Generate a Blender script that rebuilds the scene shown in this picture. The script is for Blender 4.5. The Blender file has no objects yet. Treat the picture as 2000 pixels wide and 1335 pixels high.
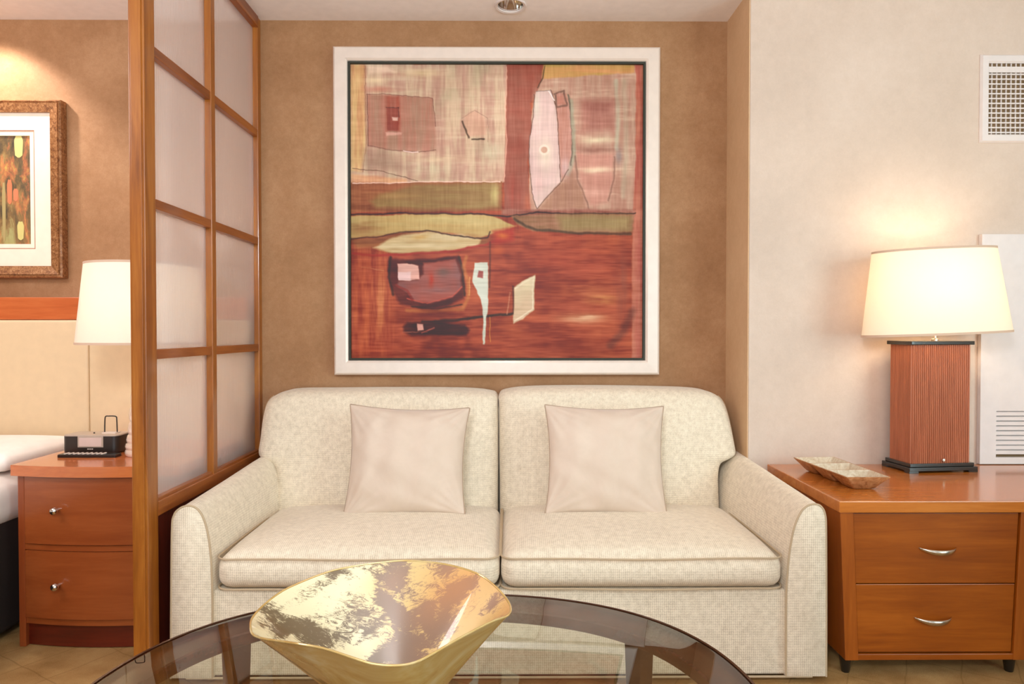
import bpy, bmesh, math, random
import numpy as np
from mathutils import Vector, Matrix
S = bpy.context.scene
COL = S.collection
PI = math.pi

# ------------------------------------------------------------------ camera
FPX = 1333.0
PITCH, YAW = math.radians(.924), math.radians(.344)
CAM = Vector((0, 0, 1.07))
cd = bpy.data.cameras.new('camera'); cam = bpy.data.objects.new('camera', cd); COL.objects.link(cam)
cd.sensor_width = 36; cd.lens = FPX / 2000 * 36; cd.clip_start = .05
cam.location = CAM; cam.rotation_euler = (PI / 2 - PITCH, 0, -YAW)
S.camera = cam
S.view_settings.view_transform = 'Standard'; S.view_settings.look = 'None'
S.view_settings.gamma = 1; S.view_settings.exposure = 0.30
S.cycles.max_bounces = 10; S.cycles.diffuse_bounces = 5; S.cycles.transparent_max_bounces = 16
S.cycles.sample_clamp_indirect = 6
# ------------------------------------------------------------------ world and large lights
w = bpy.data.worlds.new('world'); S.world = w; w.use_nodes = True
w.node_tree.nodes['Background'].inputs[0].default_value = (.92, .96, 1, 1)
w.node_tree.nodes['Background'].inputs[1].default_value = 0.48

def light(name, kind, loc, energy, color, target=None, **kw):
    d = bpy.data.lights.new(name, kind); d.energy = energy; d.color = color
    for k, v in kw.items(): setattr(d, k, v)
    o = bpy.data.objects.new(name, d); COL.objects.link(o); o.location = loc
    if target is not None:
        o.rotation_euler = (Vector(target) - Vector(loc)).to_track_quat('-Z', 'Y').to_euler()
    return o
light('window_daylight', 'AREA', (3.3, -.6, 1.35), 58, (.72, .97, 1), (0, 2.0, .6), shape='RECTANGLE', size=1.8, size_y=1.7)
light('rear_fill_light', 'AREA', (.1, -2.7, 1.05), 27, (.88, .94, 1), (.1, 2.6, 1.6), shape='RECTANGLE', size=3.4, size_y=2.0)  # added frontal fill behind the camera, no window modelled there
light('bedroom_fill_light', 'AREA', (-2.4, 1.2, 2.34), 30, (.98, .92, .92), (-2.2, 2.6, .8), shape='RECTANGLE', size=1.2, size_y=1.0)  # added general fill for the bedroom side, has no fixture
light('bedroom_picture_spot', 'SPOT', (-2.18, 2.66, 2.36), 22, (1, .90, .82), (-2.16, 2.93, 1.75), spot_size=1.75, spot_blend=.5, shadow_soft_size=.03)
light('ceiling_fill_uplight', 'AREA', (-.3, -.3, 1.8), 30, (.88, .95, 1), (0, 2.2, 2.5), shape='DISK', size=.5)  # added unseen uplight that brightens the ceiling, no lamp stands here
light('alcove_spot', 'SPOT', (0.0, 2.50, 2.37), 5, (1, .95, .90), (0, 2.80, .9), spot_size=1.9, spot_blend=.8, shadow_soft_size=.05)

# ------------------------------------------------------------------ helpers
Fv = Vector((math.sin(YAW) * math.cos(PITCH), math.cos(YAW) * math.cos(PITCH), -math.sin(PITCH)))
Rv = Vector((math.cos(YAW), -math.sin(YAW), 0)); Uv = Rv.cross(Fv)
def P(x, y, d):
    "world point at depth d whose image in the survey photo is pixel x, y"
    r = Fv + Rv * ((x - 1000) / FPX) - Uv * ((y - 667.5) / FPX)
    return CAM + r * (d / r.y)

def s2l(c):
    return tuple((v / 255 / 12.92) if v / 255 <= .04045 else ((v / 255 + .055) / 1.055) ** 2.4 for v in c)

class NT:
    def __init__(self, name):
        self.m = bpy.data.materials.new(name); self.m.use_nodes = True
        self.t = self.m.node_tree; self.b = self.t.nodes['Principled BSDF']
    def n(self, typ, **kw):
        x = self.t.nodes.new(typ)
        for k, v in kw.items():
            if k.startswith('i_'):
                k2 = k[2:]; x.inputs[int(k2) if k2.isdigit() else k2.replace('_', ' ')].default_value = v
            else: setattr(x, k, v)
        return x
    def l(self, a, b): self.t.links.new(a, b)
    def coords(self, scale=(1, 1, 1), rot=(0, 0, 0)):
        tc = self.n('ShaderNodeTexCoord'); mp = self.n('ShaderNodeMapping')
        mp.inputs['Scale'].default_value = scale; mp.inputs['Rotation'].default_value = rot
        self.l(tc.outputs['Object'], mp.inputs['Vector']); return mp.outputs['Vector']
    def noise(self, vec, scale, detail=4, rough=.5, dist=0):
        x = self.n('ShaderNodeTexNoise'); x.inputs['Scale'].default_value = scale
        x.inputs['Detail'].default_value = detail; x.inputs['Roughness'].default_value = rough; x.inputs['Distortion'].default_value = dist
        self.l(vec, x.inputs['Vector']); return x.outputs['Fac']
    def ramp(self, fac, stops):
        x = self.n('ShaderNodeValToRGB'); el = x.color_ramp.elements
        while len(el) < len(stops): el.new(.5)
        for e, (p, c) in zip(el, stops): e.position = p; e.color = (*s2l(c), 1)
        self.l(fac, x.inputs['Fac']); return x.outputs['Color']
    def mix(self, fac, a, b, mode='MIX'):
        x = self.n('ShaderNodeMix', data_type='RGBA', blend_type=mode)
        for s, v in ((0, fac), (6, a), (7, b)):
            if isinstance(v, (int, float)): x.inputs[s].default_value = v
            elif isinstance(v, tuple): x.inputs[s].default_value = v if len(v) == 4 else (*v, 1)
            else: self.l(v, x.inputs[s])
        return x.outputs[2]
    def math(self, op, a, b=0.0):
        x = self.n('ShaderNodeMath', operation=op)
        for s, v in ((0, a), (1, b)):
            if isinstance(v, (int, float)): x.inputs[s].default_value = v
            else: self.l(v, x.inputs[s])
        return x.outputs[0]
    def bump(self, h, strength, dist=.001):
        x = self.n('ShaderNodeBump'); x.inputs['Strength'].default_value = strength; x.inputs['Distance'].default_value = dist
        self.l(h, x.inputs['Height']); self.l(x.outputs['Normal'], self.b.inputs['Normal'])
    def set(self, **kw):
        for k, v in kw.items():
            k = k.replace('_', ' ')
            if isinstance(v, (int, float)): self.b.inputs[k].default_value = v
            elif isinstance(v, tuple): self.b.inputs[k].default_value = (*v, 1) if len(v) == 3 and k in ('Base Color', 'Emission Color', 'Sheen Tint') else v
            else: self.l(v, self.b.inputs[k])
        return self.m

def plain(name, c, rough=.5, metal=0, coat=0, emit=0, ecol=None):
    a = NT(name); v = a.coords(); f = a.noise(v, 25, 3)
    lo = tuple(max(0, x * .985) for x in c); hi = tuple(min(255, x * 1.01) for x in c)
    a.set(Base_Color=a.ramp(f, [(.3, lo), (.7, hi)]), Roughness=rough, Metallic=metal, Coat_Weight=coat)
    if emit: a.set(Emission_Color=s2l(ecol or c), Emission_Strength=emit)
    return a.m

def wood(name, dark, mid, light_, axis='x', rough=.32, coat=.35, sc=1.0):
    a = NT(name)
    s = {'x': (1.1, 14, 14), 'y': (14, 1.1, 14), 'z': (14, 14, 1.1)}[axis]
    v = a.coords(tuple(k * sc for k in s))
    n1 = a.noise(v, 1.6, 6, .6, 1.2); n2 = a.noise(v, 9, 4, .6)
    big = a.noise(a.coords((1.6, 1.6, 1.6)), 2.2, 2)
    f = a.math('ADD', a.math('MULTIPLY', n1, .6), a.math('ADD', a.math('MULTIPLY', n2, .22), a.math('MULTIPLY', big, .22)))
    a.set(Base_Color=a.ramp(f, [(.36, dark), (.52, mid), (.68, light_)]), Roughness=rough, Coat_Weight=coat, Coat_Roughness=.12)
    a.bump(n2, .06, .0006)
    return a.m

def wallpaper(name, dark, mid, light_, bump=.35, scale=1.0):
    a = NT(name); v = a.coords()
    blot = a.noise(v, 2.6 * scale, 5, .6); fine = a.noise(v, 150, 4, .8); med = a.noise(v, 34 * scale, 4, .7)
    f = a.math('ADD', a.math('MULTIPLY', blot, .55), a.math('ADD', a.math('MULTIPLY', med, .25), a.math('MULTIPLY', fine, .2)))
    a.set(Base_Color=a.ramp(f, [(.36, dark), (.5, mid), (.64, light_)]), Roughness=.62, Specular_IOR_Level=.3)
    a.bump(fine, bump, .0012)
    return a.m

def tweed(name, dark, light_, period=.0062):
    a = NT(name); v = a.coords()
    sep = a.n('ShaderNodeSeparateXYZ'); a.l(v, sep.inputs[0])
    k = 2 * PI / period
    tc = a.n('ShaderNodeTexCoord'); sn = a.n('ShaderNodeSeparateXYZ'); a.l(tc.outputs['Normal'], sn.inputs[0])
    def thread(i, kk):
        s_ = a.math('SINE', a.math('MULTIPLY', sep.outputs[i], k * kk))
        wgt = a.n('ShaderNodeMapRange', interpolation_type='SMOOTHSTEP'); wgt.inputs[1].default_value = .45; wgt.inputs[2].default_value = .12
        a.l(a.math('ABSOLUTE', sn.outputs[i]), wgt.inputs[0])
        return a.math('MULTIPLY', s_, wgt.outputs[0])
    wv = a.math('ADD', a.math('ADD', thread(0, 1), thread(1, .8)), a.math('MULTIPLY', thread(2, .8), .6))
    ns = a.math('ADD', a.math('MULTIPLY', a.noise(a.coords((1, 1, .6)), 520, 2, .6), .6), a.math('MULTIPLY', a.noise(a.coords(), 60, 3), .4))
    f = a.math('ADD', a.math('MULTIPLY', wv, .085), ns)
    a.set(Base_Color=a.ramp(f, [(.26, dark), (.66, light_)]), Roughness=.85, Specular_IOR_Level=.2, Sheen_Weight=.25, Sheen_Roughness=.5)
    a.bump(f, .35, .001)
    return a.m

def velvet(name, dark, light_):
    a = NT(name); v = a.coords()
    n = a.noise(v, 7, 5, .6, .6); n2 = a.noise(v, 300, 2)
    a.set(Base_Color=a.ramp(n, [(.35, dark), (.65, light_)]), Roughness=.7, Sheen_Weight=.6, Sheen_Roughness=.4, Specular_IOR_Level=.25)
    a.bump(n2, .15, .0006)
    return a.m

def new_bm(): return bmesh.new()
def box(bm, x0, x1, y0, y1, z0, z1, bev=0, seg=2):
    r = bmesh.ops.create_cube(bm, size=1)
    for v in r['verts']:
        v.co = Vector((x0 + (v.co.x + .5) * (x1 - x0), y0 + (v.co.y + .5) * (y1 - y0), z0 + (v.co.z + .5) * (z1 - z0)))
    if bev:
        ed = {e for v in r['verts'] for e in v.link_edges}
        bmesh.ops.bevel(bm, geom=list(ed), offset=bev, segments=seg, affect='EDGES', profile=.6)
    return bm
def hexa(bm, pts, bev=0):
    "eight points: bottom 4 ccw then top 4"
    vs = [bm.verts.new(p) for p in pts]
    for f in ((3, 2, 1, 0), (4, 5, 6, 7), (0, 1, 5, 4), (1, 2, 6, 5), (2, 3, 7, 6), (3, 0, 4, 7)): bm.faces.new([vs[i] for i in f])
    if bev:
        ed = {e for v in vs for e in v.link_edges}
        bmesh.ops.bevel(bm, geom=list(ed), offset=bev, segments=2, affect='EDGES', profile=.6)
    return bm
def grid_faces(bm, rows, close_u=False, close_v=False):
    n, m = len(rows), len(rows[0])
    for i in range(n if close_v else n - 1):
        for j in range(m if close_u else m - 1):
            a, b, c, d = rows[i][j], rows[i][(j + 1) % m], rows[(i + 1) % n][(j + 1) % m], rows[(i + 1) % n][j]
            try: bm.faces.new((a, b, c, d))
            except ValueError: pass
def loft(bm, rings, caps=True, closed=True):
    rows = [[bm.verts.new(p) for p in r] for r in rings]
    grid_faces(bm, rows, close_u=closed)
    if caps: bm.faces.new(rows[0][::-1]); bm.faces.new(rows[-1])
    return bm
def lathe(bm, prof, c, n=48, sx=1, sy=1):
    rings = [[(c[0] + r * sx * math.cos(2 * PI * k / n), c[1] + r * sy * math.sin(2 * PI * k / n), c[2] + z) for k in range(n)] for r, z in prof]
    rows = [[bm.verts.new(p) for p in r] for r in rings]
    grid_faces(bm, rows, close_u=True)
    if prof[0][0] > 1e-6: pass
    return bm
def lathe_solid(bm, prof, c, n=48, sx=1, sy=1):
    return loft(bm, [[(c[0] + r * sx * math.cos(2 * PI * k / n), c[1] + r * sy * math.sin(2 * PI * k / n), c[2] + z) for k in range(n)] for r, z in prof])
def tube(bm, pts, r, n=8, closed=False):
    pts = [Vector(p) for p in pts]; N = len(pts); rings = []
    up = Vector((.13, .21, .97))
    for i, p in enumerate(pts):
        a = pts[(i - 1) % N] if (closed or i > 0) else pts[i]; b = pts[(i + 1) % N] if (closed or i < N - 1) else pts[i]
        t = (b - a).normalized()
        u = up - t * up.dot(t)
        if u.length < .05: u = Vector((1, 0, 0)) - t * t.x
        u.normalize(); up = u; v = t.cross(u)
        rings.append([p + (u * math.cos(2 * PI * k / n) + v * math.sin(2 * PI * k / n)) * r for k in range(n)])
    rows = [[bm.verts.new(q) for q in rg] for rg in rings]
    grid_faces(bm, rows, close_u=True, close_v=closed)
    if not closed: bm.faces.new(rows[0][::-1]); bm.faces.new(rows[-1])
    return bm
def catmull(pts, k=6, closed=False):
    pts = [Vector(p) for p in pts]; N = len(pts); out = []
    rng = range(N) if closed else range(N - 1)
    for i in rng:
        g = (lambda j: pts[j % N]) if closed else (lambda j: pts[min(max(j, 0), N - 1)])
        p0, p1, p2, p3 = g(i - 1), g(i), g(i + 1), g(i + 2)
        for s in range(k):
            t = s / k
            out.append(.5 * ((2 * p1) + (p2 - p0) * t + (2 * p0 - 5 * p1 + 4 * p2 - p3) * t * t + (3 * p1 - p0 - 3 * p2 + p3) * t ** 3))
    if not closed: out.append(pts[-1])
    return out

def origin_of(o):
    v = Vector((0, 0, 0))
    while o is not None: v = v + o.location; o = o.parent
    return v
def obj(name, bm, mat, parent=None, smooth=False, label=None, fix=True):
    if fix: bmesh.ops.recalc_face_normals(bm, faces=bm.faces)
    if parent is not None: base = origin_of(parent)
    else:
        xs = [v.co for v in bm.verts]
        base = Vector(((min(v.x for v in xs) + max(v.x for v in xs)) / 2, (min(v.y for v in xs) + max(v.y for v in xs)) / 2, min(v.z for v in xs)))
    bmesh.ops.translate(bm, verts=bm.verts, vec=-base)
    me = bpy.data.meshes.new(name); bm.to_mesh(me); bm.free()
    if smooth:
        me.polygons.foreach_set('use_smooth', [True] * len(me.polygons))
        try: me.set_sharp_from_angle(angle=math.radians(42 if smooth is True else smooth))
        except Exception: pass
    me.materials.append(mat)
    o = bpy.data.objects.new(name, me); COL.objects.link(o)
    if parent is not None: o.parent = parent
    else: o.location = base
    if label: o['label'] = label
    return o
def struct(name, bm, mat, parent=None, smooth=False):
    o = obj(name, bm, mat, parent, smooth)
    if parent is None: o['kind'] = 'structure'
    return o
def thing(name, label, cat, loc, group=None):
    o = bpy.data.objects.new(name, None); COL.objects.link(o); o.location = loc
    o.empty_display_size = .05; o['label'] = label; o['category'] = cat
    if group: o['group'] = group
    return o
def tag(o, label, cat, group=None):
    o['label'] = label; o['category'] = cat
    if group: o['group'] = group
    return o

# ------------------------------------------------------------------ materials
M = {}
M['tan'] = wallpaper('tan_wallpaper', (148, 106, 70), (163, 120, 83), (178, 136, 99), scale=1.3)
M['cream_wall'] = wallpaper('cream_wallpaper', (204, 184, 168), (212, 192, 176), (219, 200, 185), .3)
M['return_wall'] = wallpaper('return_wallpaper', (204, 166, 126), (212, 176, 138), (220, 186, 148), .3)
M['ceiling'] = plain('ceiling_paint', (248, 242, 240), .8)
M['white_paint'] = plain('white_paint', (226, 216, 212), .5)
M['honey'] = wood('honey_wood_upright', (124, 66, 14), (152, 86, 22), (176, 110, 38), 'z', .35, .3)
M['honey_y'] = wood('honey_wood_rail', (120, 58, 14), (148, 78, 22), (170, 98, 34), 'y', .35, .3)
M['red_wood'] = wood('deep_red_wood', (70, 18, 8), (92, 28, 12), (112, 38, 16), 'z', .4, .3)
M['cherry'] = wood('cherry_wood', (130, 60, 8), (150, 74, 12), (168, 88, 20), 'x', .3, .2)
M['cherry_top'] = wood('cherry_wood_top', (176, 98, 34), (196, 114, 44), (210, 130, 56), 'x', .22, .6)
M['cherry_z'] = wood('cherry_wood_upright', (130, 60, 10), (150, 74, 14), (168, 88, 22), 'z', .32, .2)
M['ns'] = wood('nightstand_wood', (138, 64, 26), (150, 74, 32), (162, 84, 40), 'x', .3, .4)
M['ns_z'] = wood('nightstand_wood_upright', (128, 56, 22), (142, 66, 28), (156, 76, 34), 'z', .32, .4)
M['ns_base'] = wood('nightstand_plinth_wood', (78, 20, 8), (98, 28, 12), (112, 36, 16), 'x', .35, .3)
M['walnut'] = wood('dark_walnut', (50, 20, 8), (78, 34, 14), (100, 48, 22), 'x', .22, .6)
M['walnut_leg'] = wood('dark_walnut_leg', (40, 18, 9), (60, 28, 14), (78, 38, 20), 'z', .16, .9)
M['band'] = wood('headboard_wood', (172, 84, 40), (192, 98, 50), (206, 114, 62), 'x', .3, .4)
M['tweed'] = tweed('cream_tweed', (196, 180, 156), (246, 233, 211))
M['piping'] = plain('piping_cord', (190, 168, 138), .8)
M['velvet'] = velvet('taupe_velvet', (212, 192, 174), (220, 201, 184))
M['velvet_pipe'] = plain('velvet_piping', (176, 152, 130), .7)
M['vinyl'] = plain('cream_vinyl', (222, 196, 158), .45)
M['linen'] = plain('white_linen', (244, 236, 228), .8)
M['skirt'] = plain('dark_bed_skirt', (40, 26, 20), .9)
M['chrome'] = plain('polished_chrome', (225, 222, 218), .1, 1)
M['nickel'] = plain('brushed_nickel', (214, 204, 190), .25, 1)
M['leg_reflection'] = plain('pale_leg_reflection', (226, 226, 218), .5, .4)  # pale tone imitating bright daylight reflected on the table legs
M['black'] = plain('black_plastic', (38, 30, 26), .3)
M['black_wood'] = plain('black_lacquer', (30, 26, 22), .25, coat=.5)
M['bronze'] = plain('bronze_edge', (84, 50, 30), .2, .6)
M['grey_plastic'] = plain('silver_grey_plastic', (176, 158, 142), .3)
M['key'] = plain('pale_keys', (222, 206, 194), .4)
M['louver_gap'] = plain('dark_duct', (122, 96, 66), .9)
M['silver_frame'] = plain('champagne_silver_leaf', (238, 224, 212), .3, .25)
M['black_liner'] = plain('black_liner', (40, 40, 26), .6)
M['mat'] = plain('cream_mat_board', (243, 226, 206), .8)
M['mat_edge'] = plain('mat_bevel_line', (176, 128, 100), .7)

def burl(name, cols, sc):
    a = NT(name); v = a.coords(); n = a.noise(v, sc, 6, .7, 1.5)
    a.set(Base_Color=a.ramp(n, cols), Roughness=.4, Metallic=.25, Coat_Weight=.3); a.bump(n, .2, .001); return a.m
M['burl'] = burl('mottled_gilt_wood', [(.35, (104, 62, 34)), (.5, (150, 100, 58)), (.66, (186, 140, 96))], 60)
M['tray_out'] = burl('bronzed_wood', [(.35, (150, 98, 58)), (.5, (184, 134, 88)), (.66, (208, 164, 118))], 30)
M['tray_in'] = burl('silvered_leaf', [(.30, (186, 160, 130)), (.48, (206, 190, 166)), (.66, (222, 212, 194))], 40)

# carpet with a trellis of fine diagonal lines
a = NT('gold_carpet'); v = a.coords((1, 1, 1), (0, 0, math.radians(32)))
sep = a.n('ShaderNodeSeparateXYZ'); a.l(v, sep.inputs[0])
wob = a.math('MULTIPLY', a.noise(a.coords(), 6, 2), .03)
lx = a.math('PINGPONG', a.math('ADD', sep.outputs[0], wob), .075); ly = a.math('PINGPONG', a.math('ADD', sep.outputs[1], wob), .11)
line = a.math('LESS_THAN', a.math('MINIMUM', lx, ly), .0022)
fib = a.noise(a.coords(), 420, 3, .8); pat = a.noise(a.coords(), 9, 5, .6)
base = a.ramp(a.math('ADD', a.math('MULTIPLY', fib, .5), a.math('MULTIPLY', pat, .5)), [(.35, (158, 116, 66)), (.5, (188, 144, 90)), (.64, (206, 166, 110))])
a.set(Base_Color=a.mix(a.math('MULTIPLY', line, .35), base, s2l((128, 92, 50))), Roughness=.95, Specular_IOR_Level=.1)
a.bump(fib, .8, .004); M['carpet'] = a.m

# reeded translucent glass
a = NT('reeded_glass'); v = a.coords()
sep = a.n('ShaderNodeSeparateXYZ'); a.l(v, sep.inputs[0])
reed = a.math('SINE', a.math('MULTIPLY', sep.outputs[1], 2 * PI / .011))
bp = a.n('ShaderNodeBump'); bp.inputs['Strength'].default_value = .35; bp.inputs['Distance'].default_value = .0012; a.l(reed, bp.inputs['Height'])
rf = a.n('ShaderNodeBsdfRefraction'); rf.inputs['Roughness'].default_value = .07; rf.inputs['IOR'].default_value = 1.06; rf.inputs['Color'].default_value = (.97, .95, .94, 1); a.l(bp.outputs[0], rf.inputs['Normal'])
tr = a.n('ShaderNodeBsdfTranslucent'); tr.inputs['Color'].default_value = (1, .98, .98, 1)
df = a.n('ShaderNodeBsdfDiffuse'); df.inputs['Color'].default_value = (.95, .92, .93, 1)
gl = a.n('ShaderNodeBsdfGlossy'); gl.inputs['Roughness'].default_value = .12
m1 = a.n('ShaderNodeMixShader'); m1.inputs[0].default_value = .5; a.l(tr.outputs[0], m1.inputs[1]); a.l(df.outputs[0], m1.inputs[2])
m2 = a.n('ShaderNodeMixShader'); m2.inputs[0].default_value = .33; a.l(rf.outputs[0], m2.inputs[1]); a.l(m1.outputs[0], m2.inputs[2])
m3 = a.n('ShaderNodeMixShader'); fr = a.n('ShaderNodeFresnel'); fr.inputs[0].default_value = 1.6; geo = a.n('ShaderNodeNewGeometry'); a.l(a.math('MULTIPLY', fr.outputs[0], a.math('SUBTRACT', 1.0, geo.outputs['Backfacing'])), m3.inputs[0]); a.l(m2.outputs[0], m3.inputs[1]); a.l(gl.outputs[0], m3.inputs[2])
a.l(m3.outputs[0], a.t.nodes['Material Output'].inputs[0]); M['reeded'] = a.m

# clear table glass
a = NT('clear_table_glass')
tp = a.n('ShaderNodeBsdfTransparent'); tp.inputs[0].default_value = (.87, .88, .82, 1)
gl = a.n('ShaderNodeBsdfGlossy'); gl.inputs['Roughness'].default_value = .0
fr = a.n('ShaderNodeFresnel'); fr.inputs[0].default_value = 1.8; geo = a.n('ShaderNodeNewGeometry')
m3 = a.n('ShaderNodeMixShader'); a.l(a.math('MULTIPLY', fr.outputs[0], a.math('SUBTRACT', 1.0, geo.outputs['Backfacing'])), m3.inputs[0]); a.l(tp.outputs[0], m3.inputs[1]); a.l(gl.outputs[0], m3.inputs[2])
a.l(m3.outputs[0], a.t.nodes['Material Output'].inputs[0]); M['glass'] = a.m

def shade_mat(name, col):
    a = NT(name)
    df = a.n('ShaderNodeBsdfDiffuse'); df.inputs[0].default_value = (*s2l(col), 1)
    tr = a.n('ShaderNodeBsdfTranslucent'); tr.inputs[0].default_value = (*s2l(col), 1)
    n = a.noise(a.coords((1, 1, 1)), 400, 2); b = a.n('ShaderNodeBump'); b.inputs['Strength'].default_value = .2; b.inputs['Distance'].default_value = .0005
    a.l(n, b.inputs['Height']); a.l(b.outputs[0], df.inputs['Normal'])
    m = a.n('ShaderNodeMixShader'); m.inputs[0].default_value = .34; a.l(df.outputs[0], m.inputs[1]); a.l(tr.outputs[0], m.inputs[2])
    a.l(m.outputs[0], a.t.nodes['Material Output'].inputs[0]); return a.m
M['shade'] = shade_mat('cream_silk_shade', (252, 244, 230))
M['shade_trim'] = plain('shade_trim', (214, 184, 160), .8)
M['bulb'] = plain('lit_bulb', (255, 230, 190), .4, emit=5, ecol=(255, 222, 172))
M['lens'] = plain('downlight_lens', (236, 224, 214), .15, coat=.6, emit=.9)

# bowl: gold leaf under glass with torn dark patches
a = NT('gold_leaf_glass'); v = a.coords()
big = a.noise(v, 11, 3, .5, .6); tear = a.noise(a.coords((1, 3.2, 1), (0, 0, .7)), 38, 9, .85, 2.0)
f = a.math('ADD', a.math('MULTIPLY', big, .55), a.math('MULTIPLY', tear, .45))
hue = a.noise(v, 4.5, 2)
sx_ = a.n('ShaderNodeSeparateXYZ'); a.l(v, sx_.inputs[0])
hx = a.math('ADD', a.math('MULTIPLY', sx_.outputs[0], 1.6), hue)
leaf = a.ramp(hx, [(.3, (226, 212, 172)), (.55, (214, 184, 124)), (.85, (210, 150, 86))])
dark = a.ramp(hx, [(.3, (106, 88, 60)), (.55, (140, 114, 96)), (.85, (178, 124, 84))])
msk = a.n('ShaderNodeValToRGB'); msk.color_ramp.elements[0].position = .495; msk.color_ramp.elements[1].position = .525; a.l(f, msk.inputs[0])
a.set(Base_Color=a.mix(msk.outputs[0], leaf, dark), Roughness=.3, Metallic=.12, Coat_Weight=1.0, Coat_Roughness=.04); M['bowl_in'] = a.m
a = NT('bowl_outer_glass'); v = a.coords((1, 1, 2)); n = a.noise(v, 7, 4, .6, 1)
a.set(Base_Color=a.ramp(n, [(.3, (176, 132, 64)), (.5, (204, 172, 106)), (.7, (222, 206, 158))]), Roughness=.18, Metallic=.25, Coat_Weight=1.0, Coat_Roughness=.05); M['bowl_out'] = a.m

# ribbed lamp wood
a = NT('reeded_lamp_wood'); v = a.coords((14, 14, 1)); n = a.noise(v, 5, 4, .6)
a.set(Base_Color=a.ramp(n, [(.3, (158, 88, 56)), (.7, (188, 112, 76))]), Roughness=.4, Coat_Weight=.2); M['lamp_wood'] = a.m
M['pearl'] = plain('pearl_ceramic', (236, 214, 196), .18, .2, .8)
M['screen'] = plain('clock_display', (196, 170, 160), .2, emit=.12)

# ------------------------------------------------------------------ the room
H = 2.39; YW = 2.93; YR = 2.66; XR = .941; XP = -1.048
b = new_bm(); box(b, -3.8, 3.4, -3, 3.1, -.1, 0); struct('floor', b, M['carpet'])
b = new_bm(); box(b, -3.8, XR + .02, YW, YW + .12, 0, H + .15); struct('wall_back', b, M['tan'])
b = new_bm(); box(b, XR - .004, XR + .004, YR + .003, YW, 0, H); struct('wall_return', b, M['return_wall'])
b = new_bm(); box(b, XR, 3.4, YR, YR + .5, 0, H + .15, .003); struct('wall_right', b, M['cream_wall'])
b = new_bm(); box(b, -3.92, -3.8, -3, 3.05, 0, H + .15); struct('wall_left', b, M['tan'])
# far right wall with the window opening the daylight enters by
b = new_bm()
for (y0, y1, z0, z1) in ((-3, -1.7, 0, H), (.5, 2.66, 0, H), (-1.7, .5, 0, .45), (-1.7, .5, 2.25, H)): box(b, 3.4, 3.5, y0, y1, z0, z1)
struct('wall_far_right', b, M['cream_wall'])
b = new_bm()
for (y0, y1, z0, z1) in ((-1.7, -1.64, .45, 2.25), (.44, .5, .45, 2.25), (-1.64, .44, .45, .51), (-1.64, .44, 2.19, 2.25), (-.63, -.57, .51, 2.19)): box(b, 3.38, 3.46, y0, y1, z0, z1)
struct('window_1', b, M['white_paint'])
# ceiling with a round cut-out for the downlight
DL = P(997, 15, 2.80); DLC = (DL.x, 2.79); DR = .052
b = new_bm(); N = 48
outer = [b.verts.new((x, y, H)) for x, y in ((-3.9, -3), (3.5, -3), (3.5, 3.1), (-3.9, 3.1))]
inner = [b.verts.new((DLC[0] + DR * math.cos(2 * PI * k / N), DLC[1] + DR * math.sin(2 * PI * k / N), H)) for k in range(N)]
es = [b.edges.new((outer[k], outer[(k + 1) % 4])) for k in range(4)] + [b.edges.new((inner[k], inner[(k + 1) % N])) for k in range(N)]
bmesh.ops.triangle_fill(b, edges=es, use_beauty=True)
struct('ceiling', b, M['ceiling'])
b = new_bm(); box(b, XR + .02, 3.38, YR - .014, YR, 0, .1, .003); struct('baseboard_right', b, M['cherry'])

# recessed downlight
t = thing('recessed_downlight', 'small round recessed ceiling downlight with chrome reflector above the painting', 'ceiling light', (DLC[0], DLC[1], H))
b = new_bm(); lathe(b, [(DR - .002, .004), (DR + .001, -.004), (DR + .010, -.006), (DR + .014, -.001), (DR + .012, .001)], (DLC[0], DLC[1], H), 64); obj('trim_ring', b, M['white_paint'], t, True)
b = new_bm(); lathe(b, [(DR - .001, .0), (DR - .004, .02), (DR - .012, .045), (DR - .022, .06)], (DLC[0], DLC[1], H), 64); obj('reflector', b, M['chrome'], t, 80)
b = new_bm(); lathe_solid(b, [(DR - .022, .058), (DR - .024, .05), (DR - .034, .044), (.004, .042)], (DLC[0], DLC[1], H), 48); obj('lens', b, M['lens'], t, True)

# ------------------------------------------------------------------ room divider
t = thing('room_divider', 'honey wood lattice divider with frosted reeded glass panes left of the sofa', 'room divider', (XP - .02, 2.45, 0))
PX0, PX1 = XP - .046, XP
b = new_bm(); box(b, PX0, PX1, 1.985, 2.045, 0, H, .003); obj('post', b, M['honey'], t)
b = new_bm(); box(b, PX0 + .008, PX1 - .008, 1.981, 1.987, 0, H, .001); obj('edge_bead', b, M['honey'], t)
b = new_bm(); box(b, PX0, PX1 - .004, 2.895, YW, 0, H, .003); obj('post', b, M['honey'], t)
b = new_bm(); box(b, PX0 + .006, PX1 - .002, 2.435, 2.468, .55, H - .045, .002); obj('mullion', b, M['honey'], t)
ZR = [.551, 1.0, 1.450, 1.903]
b = new_bm(); box(b, PX0, PX1, 2.045, 2.895, H - .046, H, .003); obj('top_rail', b, M['honey_y'], t)
for k, z in enumerate(ZR):
    if k == 0: continue
    for (y0, y1) in ((2.045, 2.435), (2.468, 2.895)):
        b = new_bm(); box(b, PX0 + .004, PX1 - .006, y0, y1, z - .015, z + .015, .002); obj('rail', b, M['honey_y'], t)
b = new_bm(); box(b, PX0, PX1, 2.045, 2.895, .515, .56, .003); obj('bottom_rail', b, M['honey_y'], t)
b = new_bm(); box(b, PX0 + .004, PX1 - .007, 2.045, 2.895, .558, .568, .002); obj('glazing_ledge', b, M['honey_y'], t)
b = new_bm(); box(b, PX0 + .012, PX1 - .012, 2.045, 2.895, .0, .515, 0); obj('lower_panel', b, M['red_wood'], t)
zz = ZR + [H - .031]
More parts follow.
